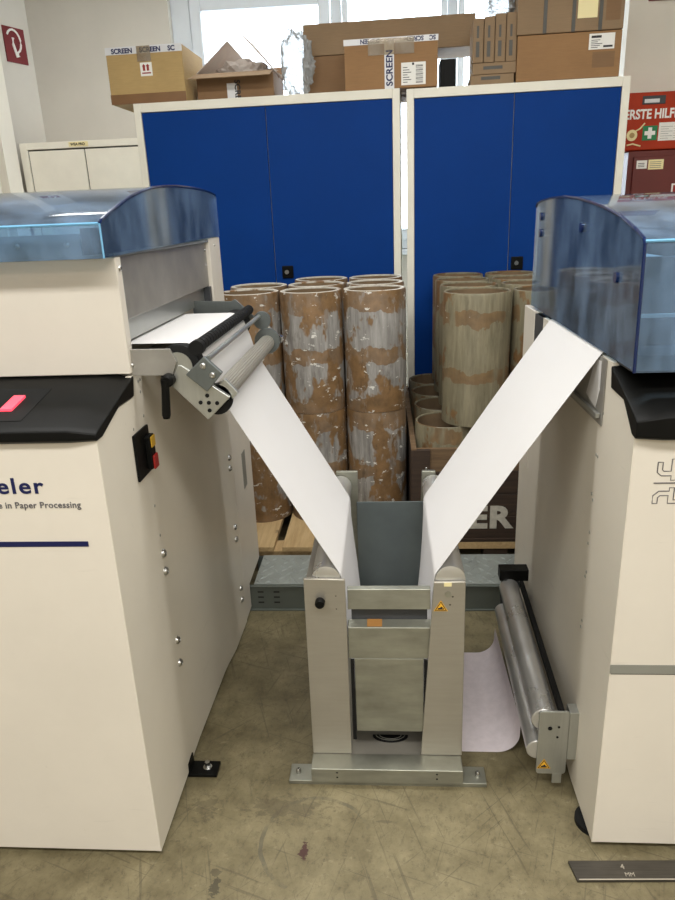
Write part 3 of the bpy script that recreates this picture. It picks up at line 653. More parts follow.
# ------------------------------------------------------------------ floor duct
t = thing('floor_duct', 'grey floor cable duct with checker plate lid, crossing behind the steel stand', 'cable duct', (0, 2.35, 0))
D0, D1, DY0, DY1 = -0.532, 0.80, 2.25, 2.495
bm = bm_new(); box(bm, D0, D1, DY0 + 0.003, DY1 - 0.003, 0.0, 0.004); obj('trough', bm, 'duct', t)
fr = B('side_rail', 'duct', t, D0, D1, DY0, DY0 + 0.003, 0.004, 0.098); B('side_rail', 'duct', t, D0, D1, DY1 - 0.003, DY1, 0.004, 0.098)
bm = bm_new()
for x in (-0.49, -0.43, -0.20, -0.14, 0.15, 0.21, 0.45, 0.51):
    for z in (0.03, 0.052, 0.074): box(bm, x, x + 0.022, DY0 - 0.0006, DY0 + 0.0005, z, z + 0.006)
obj('slots', bm, 'ink', fr)
B('bottom_flange', 'duct', t, D0, D1, DY0 - 0.008, DY0 - 0.0002, 0.0, 0.006, 0.001); B('top_flange', 'duct', t, D0, D1, DY0 - 0.004, DY0 + 0.012, 0.0985, 0.102, 0.001)
bm = bm_new(); box(bm, -0.505, D1, DY0 + 0.014, DY1, 0.0985, 0.103); lid = obj('lid', bm, 'duct_lid', t, 0.001)
bm = bm_new(); j = 0; y = DY0 + 0.03
while y < DY1 - 0.01:
    i = 0; x = -0.49 + (0.014 if j % 2 else 0)
    while x < 0.55:
        a = R(45) if (i + j) % 2 else R(-45); ca, sa = math.cos(a), math.sin(a)
        pts = [(-0.017, 0, 0), (0, -0.005, 0), (0.017, 0, 0), (0, 0.005, 0)]
        q = [bm.verts.new((x + p[0] * ca - p[1] * sa, y + p[0] * sa + p[1] * ca, 0.1028)) for p in pts]
        top = bm.verts.new((x - 0.006 * ca, y - 0.006 * sa, 0.1065)); top2 = bm.verts.new((x + 0.006 * ca, y + 0.006 * sa, 0.1065))
        bm.faces.new((q[0], q[1], top)); bm.faces.new((q[1], top2, top)); bm.faces.new((q[1], q[2], top2)); bm.faces.new((q[2], q[3], top2)); bm.faces.new((q[3], top, top2)); bm.faces.new((q[3], q[0], top))
        x += 0.036; i += 1
    y += 0.030; j += 1
obj('tread', bm, 'duct_lid', lid)

# ------------------------------------------------------------------ machine shells
def side_skin(name, m, parent, xs, st, z0, sgn, thick=0.012):
    """side sheet: stations (y, inset, ztop)"""
    bm = bm_new(); rings = []
    for y, ins, zt in st:
        xo = xs - sgn * ins; xi = xs - sgn * (ins + thick)
        rings.append([(xo, y, z0), (xo, y, zt), (xi, y, zt), (xi, y, z0)])
    loft(bm, rings); o = obj(name, bm, m, parent, smooth=True); return o

def arc_cover(parent, prof, x0, x1, end, th=0.005):
    """prof: (y, z) from front-bottom over the top to rear-bottom; end = x of the closed end"""
    cv = None
    bm = bm_new(); n = len(prof); cyc = (sum(p[0] for p in prof) / n, sum(p[1] for p in prof) / n)
    def inn(p):
        d = Vector((cyc[0] - p[0], cyc[1] - p[1])).normalized() * th; return (p[0] + d.x, p[1] + d.y)
    rings = [[(x, *p) for p in prof] + [(x, *inn(p)) for p in reversed(prof)] for x in (x0, x1)]
    loft(bm, rings); cv = obj('cover', bm, 'cover', parent, smooth=True)
    s = 1 if end == max(x0, x1) else -1
    bm = bm_new(); prism(bm, [inn(p) for p in prof], 'x', end - s * th, end); obj('end_pane', bm, 'cover', cv)
    return cv

# ---- left machine
XL = -0.537
lm = thing('paper_machine', 'cream paper processing machine on the left with navy lettering and black console', 'machine', (-1.0, 1.7, 0))
bm = bm_new(); prism(bm, [(1.192, 0.016), (2.18, 0.016), (2.18, 1.085), (1.41, 1.085), (1.40, 1.045), (1.31, 1.048), (1.192, 1.016)], 'x', -1.75, XL - 0.020); obj('cabinet_body', bm, 'cream', lm)
bm = bm_new(); box(bm, -1.75, XL - 0.001, 1.188, 1.192, 0.016, 1.02); obj('front_panel', bm, 'cream', lm, 0.0015)
side_skin('side_panel', 'cream2', lm, XL, [(1.1885, 0, 1.02), (1.31, 0, 1.05), (1.396, 0, 1.05), (1.40, 0, 1.094), (1.42, 0, 1.094), (1.445, 0.0005, 1.094), (1.475, 0.002, 1.094), (1.51, 0.003, 1.094), (1.56, 0.003, 1.094), (1.86, -0.005, 1.094), (1.90, -0.008, 1.094), (1.95, -0.014, 1.094), (1.98, -0.017, 1.094), (2.02, -0.018, 1.094), (2.15, -0.021, 1.094)], 0.016, 1)
XF = XL + 0.021
bm = bm_new(); prism(bm, [(2.153, 0.02), (2.242, 0.02), (2.242, 0.115), (2.455, 0.115), (2.455, 1.05), (2.153, 1.05)], 'x', XF - 0.045, XF); obj('rear_panel', bm, 'cream', lm, 0.002)
B('vent_plate', 'stripe_grey', lm, XF - 0.001, XF + 0.001, 2.29, 2.345, 0.475, 0.61)
B('rear_body', 'cream2', lm, -1.75, XF - 0.0455, 2.182, 2.45, 0.115, 1.05)
bolts(lm, [(XL, 1.451, 0.652), (XL, 1.450, 0.605), (XL - .002, 1.474, 0.395), (XL - .002, 1.470, 0.330), (XF - 0.001, 2.105, 0.662), (XF - 0.001, 2.10, 0.627), (XF - 0.001, 2.10, 0.415), (XF - 0.001, 2.10, 0.37), (XF - 0.001, 2.10, 0.18), (XF - 0.001, 2.10, 0.135)], (1, 0, 0), 0.0105, 0.009)
bolts(lm, [(XL, 1.375, 0.985), (XL, 1.445, 0.995), (XL, 1.44, 1.075), (XL, 1.452, 1.076), (XL, 1.445, 1.05), (XL, 1.44, 0.78), (XL, 1.45, 0.70)], (1, 0, 0), 0.004, 0.001, 'stripe_grey', 'screw')
text('hunkeler', 0.045, 'navy', lm, (-0.656, 1.1872, 0.9175), align='RIGHT', weight=0.0008, sx=1.14, spacing=1.16)
text('Excellence in Paper Processing', 0.0185, 'grey_print', lm, (-0.588, 1.1872, 0.8865), align='RIGHT', weight=0.0001, sx=0.98, spacing=1.05)
B('blue_stripe', 'navy', lm, -1.70, -0.586, 1.1868, 1.188, 0.8035, 0.8145)
bm = bm_new(); box(bm, XL - 0.06, XL + 0.075, 1.425, 1.475, 0.004, 0.012); box(bm, XL - 0.002, XL + 0.002, 1.43, 1.475, 0.012, 0.04); ft = obj('floor_bracket', bm, 'black', lm, 0.001)
bm = bm_new(); cyl(bm, (XL + 0.045, 1.452, 0.011), (XL + 0.045, 1.452, 0.03), 0.007, 6); cyl(bm, (XL + 0.045, 1.452, 0.011), (XL + 0.045, 1.452, 0.014), 0.012, 16); obj('anchor_bolt', bm, 'screw', ft)
for p in ((-1.6, 1.3), (-0.62, 1.3), (-1.6, 2.1), (-0.62, 2.1)):
    bm = bm_new(); cyl(bm, (p[0], p[1], 0), (p[0], p[1], 0.017), 0.025, 20); obj('foot', bm, 'black', lm)
# main switch
sw = B('main_switch', 'black', lm, XL, XL + 0.006, 1.358, 1.448, 0.870, 0.975, 0.002)
B('switch_body', 'black', sw, XL + 0.006, XL + 0.019, 1.410, 1.442, 0.880, 0.957, 0.003); B('yellow_button', 'yellow', sw, XL + 0.019, XL + 0.0215, 1.413, 1.439, 0.930, 0.955, 0.002); B('red_button', 'red', sw, XL + 0.019, XL + 0.024, 1.413, 1.439, 0.880, 0.912, 0.002)
# console
bm = bm_new()
A = [(1.412, 1.098), (1.185, 1.052), (1.172, 1.044), (1.172, 1.026), (1.180, 1.020), (1.21, 1.021), (1.31, 1.052), (1.40, 1.052)]
Bp = [(1.410, 1.094), (1.200, 1.040), (1.184, 1.034), (1.180, 1.026), (1.186, 1.021), (1.212, 1.021), (1.31, 1.053), (1.398, 1.052)]
loft(bm, [[(-1.75, *p) for p in A], [(-0.585, *p) for p in A], [(XL + 0.003, *p) for p in Bp]]); con = obj('console', bm, 'black', lm, 0.003)
def top_z(y): return 1.052 + (y - 1.185) * (1.098 - 1.052) / (1.412 - 1.185)
def on_top(name, m, par, corners, h):
    bm = bm_new(); loft(bm, [[(x, y, top_z(y) + d) for x, y in corners] for d in (0.0002, h)]); return obj(name, bm, m, par, 0.0008)
rp = on_top('switch_plate', 'rubber', con, [(-0.83, 1.205), (-0.685, 1.205), (-0.685, 1.345), (-0.83, 1.345)], 0.0012)
rc = on_top('power_switch', 'red_lamp', con, [(-0.746, 1.245), (-0.722, 1.245), (-0.722, 1.305), (-0.746, 1.305)], 0.006)
# upper housing
bm = bm_new(); box(bm, -1.75, XL - 0.06, 1.405, 2.33, 1.099, 1.335); obj('housing_body', bm, 'cream', lm)
B('housing_front_panel', 'cream', lm, -1.75, XL, 1.40, 1.404, 1.1, 1.337, 0.0015)
B('housing_side_strip', 'cream', lm, XL - 0.058, XL, 1.4045, 1.43, 1.1, 1.337, 0.001)
B('rear_post', 'cream', lm, XL - 0.058, XL, 2.195, 2.335, 1.1, 1.349, 0.002)
B('end_plate', 'steel', lm, XL - 0.058, XL - 0.012, 1.431, 2.194, 1.205, 1.336, 0.002)
B('outfeed_ledge', 'alu', lm, XL - 0.06, XL - 0.026, 1.431, 2.194, 1.156, 1.204, 0.001)
B('housing_floor', 'steel', lm, XL - 0.06, XL - 0.002, 1.431, 2.33, 1.095, 1.10)
B('rear_jamb', 'interior_dk', lm, XL - 0.058, XL - 0.006, 2.17, 2.194, 1.1, 1.204)
bolts(lm, [(XL, 1.418, 1.315), (XL, 1.418, 1.115)], (1, 0, 0), 0.006, 0.005); bolts(lm, [(XL - 0.012, 1.45, 1.31), (XL - 0.012, 1.45, 1.26), (XL - 0.012, 2.175, 1.315), (XL - 0.012, 2.175, 1.27)], (1, 0, 0), 0.005, 0.004); bolts(lm, [(XL, 2.26, 1.325)], (1, 0, 0), 0.004, 0.003)
# cover
LP = [(1.341, 1.3385), (1.341, 1.403), (1.352, 1.409), (1.409, 1.425), (1.47, 1.441), (1.535, 1.456), (1.60, 1.467), (1.677, 1.477), (1.78, 1.484), (1.885, 1.488), (2.02, 1.489), (2.144, 1.488), (2.25, 1.484), (2.325, 1.477), (2.337, 1.466), (2.337, 1.350)]
cv = arc_cover(lm, LP, -1.75, XL + 0.002, XL + 0.002)
bm = bm_new(); pipe(bm, [(XL + 0.002, y, z) for y, z in LP[1:14]], 0.0032, 6); obj('edge_trim', bm, 'cover_edge', cv)
bm = bm_new(); pipe(bm, [(XL + 0.002, 1.341, 1.339), (XL + 0.002, 1.341, 1.403)], 0.002, 6); pipe(bm, [(-1.75, 1.341, 1.403), (XL, 1.341, 1.403)], 0.0028, 6); obj('front_edge', bm, 'cover_rim', cv)
B('end_beam', 'interior_dk', lm, XL - 0.05, XL - 0.03, 1.37, 2.32, 1.345, 1.395); B('front_beam', 'interior', lm, -1.75, XL - 0.055, 1.375, 1.385, 1.345, 1.385)
B('housing_top', 'interior', lm, -1.75, XL - 0.002, 1.404, 2.33, 1.3375, 1.3445)
bolts(lm, [(XL - 0.03, y, 1.378) for y in (1.47, 1.62, 1.72, 1.9, 2.1)], (1, 0, 0), 0.006, 0.008, 'black'); bolts(lm, [(x, 1.375, 1.365) for x in (-0.62, -0.72, -0.95)], (0, -1, 0), 0.006, 0.004)
# outfeed arms and rollers
PY0, PY1 = 1.474, 1.955
def plate(name, pts, y0, y1, m, par, bev=0.001): bm = bm_new(); prism(bm, pts, 'y', y0, y1); return obj(name, bm, m, par, bev)
plate('arm', [(XL - 0.03, 1.093), (-0.452, 1.091), (-0.44, 1.12), (-0.452, 1.148), (XL - 0.03, 1.149)], 1.415, 1.422, 'steel', lm)
plate('arm', [(XL - 0.03, 1.13), (-0.43, 1.12), (-0.40, 1.115), (-0.385, 1.125), (-0.415, 1.155), (-0.44, 1.178), (-0.452, 1.172), (XL - 0.03, 1.176)], 2.045, 2.052, 'dkplate', lm)
bk = plate('roller_bracket', [(-0.462, 1.072), (-0.440, 1.112), (-0.432, 1.112), (-0.333, 1.040), (-0.385, 0.990)], 1.418, 1.432, 'alu', lm, 0.002)
bm = bm_new()
for x, z in ((-0.382, 1.045), (-0.398, 1.03), (-0.362, 1.028), (-0.38, 1.012), (-0.38, 1.029)): cyl(bm, (x, 1.4165, z), (x, 1.419, z), 0.0045, 12)
obj('bolt_holes', bm, 'rubber', bk)
bm = bm_new(); prism(bm, [(-0.368, 1.056), (-0.345, 1.078), (-0.318, 1.046), (-0.338, 1.026)], 'y', 1.4325, 1.445); obj('bearing_block', bm, 'alu', lm, 0.002)
b2 = plate('clamp_plate', [(-0.421, 1.094), (-0.378, 1.132), (-0.342, 1.096), (-0.378, 1.056)], 1.405, 1.4175, 'dkplate', lm, 0.002)
bolts(b2, [(-0.381, 1.405, 1.112), (-0.363, 1.405, 1.092)], (0, -1, 0), 0.007, 0.004)
bm = bm_new(); lathe(bm, (-0.460, 1.393, 1.083), (-0.460, 1.418, 1.083), ((0, 0.009), (0.25, 0.014), (1, 0.014)), 18)
lathe(bm, (-0.464, 1.400, 1.085), (-0.469, 1.394, 1.002), ((0, 0.010), (0.2, 0.0085), (0.9, 0.0095), (1, 0.007)), 12); obj('clamp_lever', bm, 'black', lm, smooth=True)
bm = bm_new(); lathe(bm, (-0.437, 1.452, 1.109), (-0.437, 2.04, 1.109), ((0, 0.04), (1, 0.04)), 36); obj('rubber_roller', bm, 'rubber', lm, smooth=True)
bm = bm_new(); lathe(bm, (-0.440, 1.424, 1.108), (-0.440, 1.4515, 1.108), ((0, 0.036), (0.1, 0.046), (1, 0.046)), 36); rcp = obj('roller_cap', bm, 'rubber', lm, smooth=True)
bm = bm_new(); cyl(bm, (-0.440, 1.422, 1.108), (-0.440, 1.4245, 1.108), 0.031, 28); obj('bearing_disc', bm, 'alu', rcp, smooth=True)
bm = bm_new(); pr = [(0, 0.006), (0.02, 0.006)]
for k in range(24): a = 0.025 + k * 0.0395; pr += [(a, 0.0135), (a + 0.03, 0.0135), (a + 0.0305, 0.0105), (a + 0.0385, 0.0105)]
pr += [(0.98, 0.006), (1, 0.006)]
lathe(bm, (-0.3965, 1.44, 1.1485), (-0.3965, 2.05, 1.1485), pr, 24); obj('brush_roller', bm, 'rubber', lm, smooth=True)
bm = bm_new(); cyl(bm, (-0.398, 1.425, 1.146), (-0.398, 1.447, 1.146), 0.0165, 20); obj('brush_end_cap', bm, 'rubber', lm, smooth=True)
bm = bm_new(); cyl(bm, (-0.374, 1.425, 1.124), (-0.374, 2.07, 1.124), 0.0062, 16); obj('guide_rod', bm, 'alu', lm, smooth=True)
bm = bm_new(); lathe(bm, (-0.352, 1.446, 1.048), (-0.352, 2.04, 1.048), ((0, 0.01), (0.001, 0.0225), (0.999, 0.0225), (1, 0.01)), 48, 0.07); obj('fluted_roller', bm, 'steel_z', lm)
bm = bm_new(); cyl(bm, (-0.366, 1.4325, 1.032), (-0.366, 1.4455, 1.032), 0.034, 28); obj('roller_cap', bm, 'rubber', lm, smooth=True)
bm = bm_new(); cyl(bm, (-0.352, 2.041, 1.052), (-0.352, 2.053, 1.052), 0.038, 28); obj('far_bracket', bm, 'dkplate', lm, smooth=True)
bm = bm_new(); cyl(bm, (-0.366, 2.054, 1.112), (-0.366, 2.068, 1.112), 0.026, 24); obj('far_bracket', bm, 'dkplate', lm, smooth=True)
bm = bm_new(); cyl(bm, (-0.352, 2.07, 1.09), (-0.318, 2.074, 1.055), 0.007, 10); cyl(bm, (-0.318, 2.065, 1.052), (-0.318, 2.09, 1.052), 0.011, 12); obj('far_lever', bm, 'screw', lm, smooth=True)

# ---- right machine
XR = 0.455
rm = thing('paper_machine', 'cream paper processing machine on the right with grey stripe and tall blue clear cover', 'machine', (0.9, 1.7, 0))
bm = bm_new(); prism(bm, [(1.244, 0.018), (2.27, 0.018), (2.27, 1.09), (1.40, 1.09), (1.395, 1.045), (1.31, 1.044), (1.244, 0.992)], 'x', XR + 0.020, 1.6); obj('cabinet_body', bm, 'cream', rm)
bm = bm_new(); box(bm, XR + 0.001, 1.6, 1.240, 1.244, 0.018, 0.995); obj('front_panel', bm, 'cream', rm, 0.0015)
side_skin('side_panel', 'cream2', rm, XR, [(1.2405, 0, 0.994), (1.31, 0, 1.046), (1.392, 0, 1.05), (1.396, 0, 1.10), (1.42, 0, 1.10), (1.455, 0.001, 1.10), (1.485, 0.003, 1.10), (1.52, 0.005, 1.10), (1.56, 0.006, 1.10), (1.86, 0.006, 1.10), (1.90, 0.005, 1.10), (1.94, 0.002, 1.10), (1.97, 0, 1.10), (2.27, 0, 1.10)], 0.018, -1)
B('grey_stripe', 'stripe_grey', rm, XR + 0.0, 1.6, 1.2385, 1.240, 0.478, 0.499)
B('seam', 'gap', rm, XR + 0.003, 1.6, 1.2395, 1.2402, 0.4755, 0.478)
bolts(rm, [(XR, y, z) for y, z in ((1.43, 0.985), (1.445, 0.985), (1.44, 0.885), (1.452, 0.885), (1.46, 0.79), (1.448, 0.78), (1.45, 0.70), (1.455, 0.67), (1.448, 0.60), (1.455, 0.585), (1.45, 0.47), (1.455, 0.45))], (-1, 0, 0), 0.004, 0.001, 'stripe_grey', 'screw')
bm = bm_new(); cyl(bm, (0.482, 1.312, 0.0), (0.482, 1.312, 0.012), 0.045, 28); cyl(bm, (0.482, 1.312, 0.012), (0.482, 1.312, 0.02), 0.014, 16); obj('foot', bm, 'rubber', rm, smooth=True)
for p in ((1.4, 1.32), (1.4, 2.1), (0.52, 2.1)):
    bm = bm_new(); cyl(bm, (p[0], p[1], 0), (p[0], p[1], 0.019), 0.03, 20); obj('foot', bm, 'rubber', rm)
# outlined logo strokes on the front panel (partly outside the picture)
lg = B('logo_bar', 'grey_print', rm, 0.499, 0.60, 1.2386, 1.2399, 0.9015, 0.9035)
def outline(pts):
    bm = bm_new(); pts = pts + [pts[0]]
    pipe(bm, [(x, 1.2397, z) for x, z in pts], 0.0011, 6); obj('logo_stroke', bm, 'grey_print', lg)
outline([(0.503, 0.944), (0.512, 0.944), (0.512, 0.929), (0.515, 0.926), (0.528, 0.926), (0.528, 0.950), (0.538, 0.950), (0.538, 0.908), (0.529, 0.908), (0.529, 0.917), (0.511, 0.917), (0.503, 0.924)])
outline([(0.500, 0.861), (0.509, 0.861), (0.509, 0.873), (0.513, 0.877), (0.528, 0.877), (0.528, 0.861), (0.560, 0.861), (0.560, 0.868), (0.538, 0.868), (0.538, 0.893), (0.529, 0.893), (0.529, 0.886), (0.510, 0.886), (0.500, 0.877)])
outline([(0.55, 0.944), (0.56, 0.944), (0.56, 0.926), (0.585, 0.926), (0.585, 0.917), (0.55, 0.917)])
# console
bm = bm_new()
A = [(1.40, 1.098), (1.228, 1.048), (1.214, 1.038), (1.214, 0.998), (1.222, 0.992), (1.245, 0.994), (1.31, 1.045), (1.388, 1.050)]
Bp = [(1.398, 1.094), (1.245, 1.034), (1.228, 1.026), (1.224, 0.999), (1.230, 0.993), (1.250, 0.996), (1.31, 1.046), (1.388, 1.050)]
loft(bm, [[(XR - 0.003, *p) for p in Bp], [(XR + 0.045, *p) for p in A], [(1.6, *p) for p in A]]); obj('console', bm, 'black', rm, 0.003)
# side opening under the cover: stainless guide plate, rear post
gp = B('guide_plate', 'steel', rm, XR - 0.0025, XR - 0.0005, 1.428, 1.96, 0.957, 1.099, 0.001); B('guide_lip', 'alu', gp, XR - 0.012, XR - 0.003, 1.44, 1.96, 0.972, 0.982, 0.001)
bm = bm_new(); loft(bm, [[(XR - d, 1.455, 1.03), (XR - d, 1.475, 0.985), (XR - d, 1.55, 1.0), (XR - d, 1.50, 1.09), (XR - d, 1.458, 1.09)] for d in (0.0030, 0.0036)]); obj('paper_scrap', bm, 'paper', gp)
B('rear_post', 'cream', rm, XR - 0.004, XR + 0.03, 2.13, 2.285, 0.60, 1.105, 0.002)
B('rear_jamb', 'interior_dk', rm, XR - 0.003, XR + 0.03, 2.03, 2.128, 1.0, 1.10)
# cover
RP = [(1.275, 1.106), (1.285, 1.335), (1.292, 1.342), (1.345, 1.358), (1.435, 1.380), (1.54, 1.396), (1.646, 1.408), (1.76, 1.418), (1.872, 1.424), (2.0, 1.424), (2.12, 1.420), (2.19, 1.413), (2.207, 1.402), (2.215, 1.112)]
cv = arc_cover(rm, RP, XR, 1.6, XR)
bm = bm_new(); pipe(bm, [(XR, y, z) for y, z in RP[:13]], 0.0032, 6); obj('edge_trim', bm, 'cover_edge', cv)
bm = bm_new(); pipe(bm, [(XR, 1.284, 1.338), (1.6, 1.284, 1.338)], 0.003, 6); obj('front_edge', bm, 'cover_rim', cv)
for y, z in ((1.415, 1.265), (1.69, 1.352), (2.12, 1.375), (2.12, 1.33)):
    bm = bm_new(); cyl(bm, (XR - 0.006, y, z), (XR + 0.012, y, z), 0.011, 14); obj('cover_knob', bm, 'cover_edge', cv, smooth=True)
deck = B('inner_deck', 'interior', rm, XR + 0.02, 1.6, 1.40, 2.20, 1.0905, 1.101)
B('front_sill', 'interior_dk', rm, XR + 0.008, 1.6, 1.30, 1.40, 1.100, 1.132); B('front_rail', 'bar_light', rm, XR + 0.01, 1.6, 1.315, 1.325, 1.200, 1.206)
bm = bm_new(); prism(bm, [(1.47, 1.10), (1.47, 1.25), (1.52, 1.31), (1.62, 1.335), (2.17, 1.335), (2.17, 1.10)], 'x', XR + 0.17, XR + 0.18); obj('inner_side_plate', bm, 'interior_dk', rm, 0.002)
for x, y0, y1, z, h in ((0.515, 1.46, 2.1, 1.155, 0.02), (0.555, 1.46, 2.1, 1.20, 0.014), (0.59, 1.46, 2.1, 1.235, 0.02)): B('cross_bar', 'bar_light', rm, x, x + 0.02, y0, y1, z, z + h, 0.002)
for x, z, r in ((0.50, 1.115, 0.012), (0.575, 1.165, 0.02), (0.60, 1.275, 0.016)):
    bm = bm_new(); cyl(bm, (x, 1.45, z), (x, 2.12, z), r, 20); obj('feed_roller', bm, 'bar_light', rm, smooth=True)
for y in (1.44, 2.12): B('bearing_block', 'interior_dk', rm, 0.49, 0.62, y, y + 0.012, 1.102, 1.30, 0.002)
B('sensor_block', 'interior_dk', rm, 0.475, 0.50, 1.455, 1.50, 1.125, 1.175, 0.003)
# low roller pair at the foot of the right machine
def rounded(x0, x1, z0, z1, r, n=5):
    P = []
    for cx, cz, a0 in ((x1 - r, z1 - r, 0), (x0 + r, z1 - r, 90), (x0 + r, z0 + r, 180), (x1 - r, z0 + r, 270)):
        for k in range(n + 1): a = R(a0 + 90 * k / n); P.append((cx + r * math.cos(a), cz + r * math.sin(a)))
    return P
nb = plate('roller_bracket', rounded(0.361, 0.433, 0.055, 0.243, 0.008), 1.405, 1.411, 'alu', rm)
bm = bm_new(); [cyl(bm, (x, 1.404, z), (x, 1.4055, z), r, 12) for x, z, r in ((0.388, 0.194, 0.0055), (0.409, 0.198, 0.003), (0.407, 0.168, 0.003))]; obj('bolt_holes', bm, 'rubber', nb)
warn_sign(nb, (0.379, 1.4045, 0.082), 0.030)
B('bracket_foot', 'alu', rm, 0.402, 0.425, 1.406, 1.41, 0.025, 0.0545, 0.001); B('bracket_mount', 'alu', rm, 0.4335, XR + 0.005, 1.405, 1.44, 0.10, 0.24, 0.001)
plate('roller_bracket', rounded(0.368, 0.43, 0.10, 0.244, 0.01), 2.035, 2.041, 'interior_dk', rm)
B('bracket_bridge', 'black', rm, 0.363, XR + 0.005, 2.030, 2.075, 0.245, 0.285, 0.003)
bm = bm_new(); lathe(bm, (0.375, 1.412, 0.213), (0.394, 2.034, 0.222), ((0, 0.0285), (0.003, 0.031), (0.996, 0.031), (1, 0.024)), 36); obj('steel_roller', bm, 'chrome', rm, smooth=True)
bm = bm_new(); lathe(bm, (0.364, 1.412, 0.122), (0.379, 2.034, 0.134), ((0, 0.0255), (0.003, 0.028), (0.996, 0.028), (1, 0.022)), 36); obj('steel_roller', bm, 'chrome', rm, smooth=True)
bm = bm_new(); loft(bm, [[(x + (y - 1.412) * 0.03, y, z) for x, z in ((0.409, 0.228), (0.421, 0.228), (0.421, 0.246), (0.409, 0.246))] for y in (1.412, 2.034)]); obj('mounting_rail', bm, 'rubber', rm)

# ------------------------------------------------------------------ steel loop stand between the machines
st = thing('paper_stand', 'stainless steel stand between the two machines, paper strips dropping into it', 'stand', (-0.012, 1.7, 0))
B('floor_plate', 'galv', st, -0.267, 0.242, 1.412, 1.470, 0.0, 0.012, 0.0015)
B('base_channel', 'galv', st, -0.207, 0.181, 1.406, 1.462, 0.0122, 0.056, 0.002); B('base_tray', 'steel_z', st, -0.200, 0.176, 1.4625, 2.09, 0.012, 0.05)
B('floor_plate', 'galv', st, -0.267, 0.242, 2.05, 2.11, 0.0, 0.012, 0.0015)
bolts(st, [(-0.245, 1.44, 0.012), (0.222, 1.44, 0.012)], (0, 0, 1), 0.007, 0.014, name='anchor_bolt'); bolts(st, [(x, 1.406, z) for x in (-0.14, 0.115) for z in (0.03, 0.045)], (0, -1, 0), 0.003, 0.001, 'rubber', 'bolt_hole')
pl = plate('front_post', [(-0.206, 0.0565), (-0.104, 0.0565), (-0.1045, 0.574), (-0.205, 0.577)], 1.460, 1.468, 'steel_z', st, 0.002)
pr_ = plate('front_post', [(0.077, 0.0565), (0.183, 0.0565), (0.182, 0.568), (0.107, 0.566)], 1.460, 1.468, 'steel_z', st, 0.002)
bm = bm_new(); lathe(bm, (-0.166, 1.436, 0.519), (-0.166, 1.460, 0.519), ((0, 0.010), (0.15, 0.012), (0.7, 0.012), (1, 0.006)), 20); obj('knob', bm, 'black', pl, smooth=True)
bolts(pl, [(-0.128, 1.46, 0.53), (-0.128, 1.46, 0.494)], (0, -1, 0), 0.0022, 0.0006, 'rubber', 'bolt_hole'); bolts(pr_, [(0.152, 1.46, 0.528), (0.146, 1.46, 0.506)], (0, -1, 0), 0.003, 0.0006, 'rubber', 'bolt_hole')
bm = bm_new(); lathe(bm, (0.141, 1.458, 0.535), (0.141, 1.460, 0.535), ((0, 0.008), (1, 0.008)), 20); obj('washer', bm, 'galv', pr_)
B('sticker', 'label_y', pr_, 0.131, 0.149, 1.4592, 1.46, 0.556, 0.566)
warn_sign(pr_, (0.124, 1.4594, 0.499), 0.030)
for x0, x1, par in ((-0.204, -0.198, pl), (0.1765, 0.182, pr_)): B('post_flange', 'steel_z', par, x0, x1, 1.4685, 1.503, 0.057, 0.545, 0.001)
plate('rear_post', [(-0.21, 0.0565), (-0.095, 0.0565), (-0.095, 0.615), (-0.165, 0.615)], 2.085, 2.10, 'galv', st, 0.002)
plate('rear_post', [(0.095, 0.0565), (0.185, 0.0565), (0.155, 0.613), (0.112, 0.613)], 2.085, 2.10, 'galv', st, 0.002)
for x0, x1 in ((-0.204, -0.190), (0.170, 0.182)): B('side_rail', 'steel_z', st, x0, x1, 1.506, 2.084, 0.50, 0.555, 0.002)
for x in (-0.151, 0.147):
    bm = bm_new(); lathe(bm, (x, 1.470, 0.567), (x, 2.083, 0.567), ((0, 0.026), (0.004, 0.036), (0.996, 0.036), (1, 0.026)), 36); obj('steel_roller', bm, 'chrome', st, smooth=True)
bm = bm_new(); prism(bm, [(1.474, 0.484), (1.482, 0.535), (1.498, 0.537), (1.498, 0.532), (1.487, 0.529), (1.479, 0.484)], 'x', -0.1015, 0.1005); obj('top_crossbar', bm, 'galv', st, 0.0015)
B('gap_plate', 'interior_dk', st, -0.094, 0.094, 1.496, 1.500, 0.36, 0.515)
bm = bm_new(); prism(bm, [(1.468, 0.347), (1.471, 0.434), (1.4955, 0.444), (1.4955, 0.439), (1.476, 0.429), (1.473, 0.347)], 'x', -0.1025, 0.1045); lc = obj('lower_crossbar', bm, 'galv', st, 0.0015)
bm = bm_new(); loft(bm, [[(x, y, 0.4343 + (y - 1.471) * 0.408 + d) for x, y in ((-0.055, 1.474), (-0.018, 1.474), (-0.018, 1.494), (-0.055, 1.494))] for d in (0.0002, 0.0012)]); obj('sticker', bm, 'orange', lc)
bm = bm_new(); prism(bm, [(1.4685, 0.124), (1.4685, 0.346), (1.4715, 0.346), (1.4715, 0.124)], 'x', -0.089, 0.084); obj('front_flap', bm, 'galv', st, 0.001)
B('side_gasket', 'rubber', st, -0.0985, -0.0895, 1.464, 1.4695, 0.10, 0.345); B('side_gasket', 'rubber', st, 0.0845, 0.0935, 1.464, 1.4695, 0.10, 0.345)
bm = bm_new(); prism(bm, [(-0.002 + 0.048 * math.cos(R(a)), 1.536 + 0.026 * math.sin(R(a))) for a in range(180, 361, 10)], 'z', 0.0502, 0.054); bv = obj('blower_vent', bm, 'rubber', st)
bm = bm_new()
for k in (0.62, 0.82): pipe(bm, [(-0.002 + 0.048 * k * math.cos(R(a)), 1.536 + 0.026 * k * math.sin(R(a)), 0.0545) for a in range(185, 356, 10)], 0.001, 5)
obj('vent_ribs', bm, 'stripe_grey', bv)
B('pit_back_panel', 'bluegrey', st, -0.100, 0.116, 2.055, 2.060, 0.06, 0.521, 0.001)
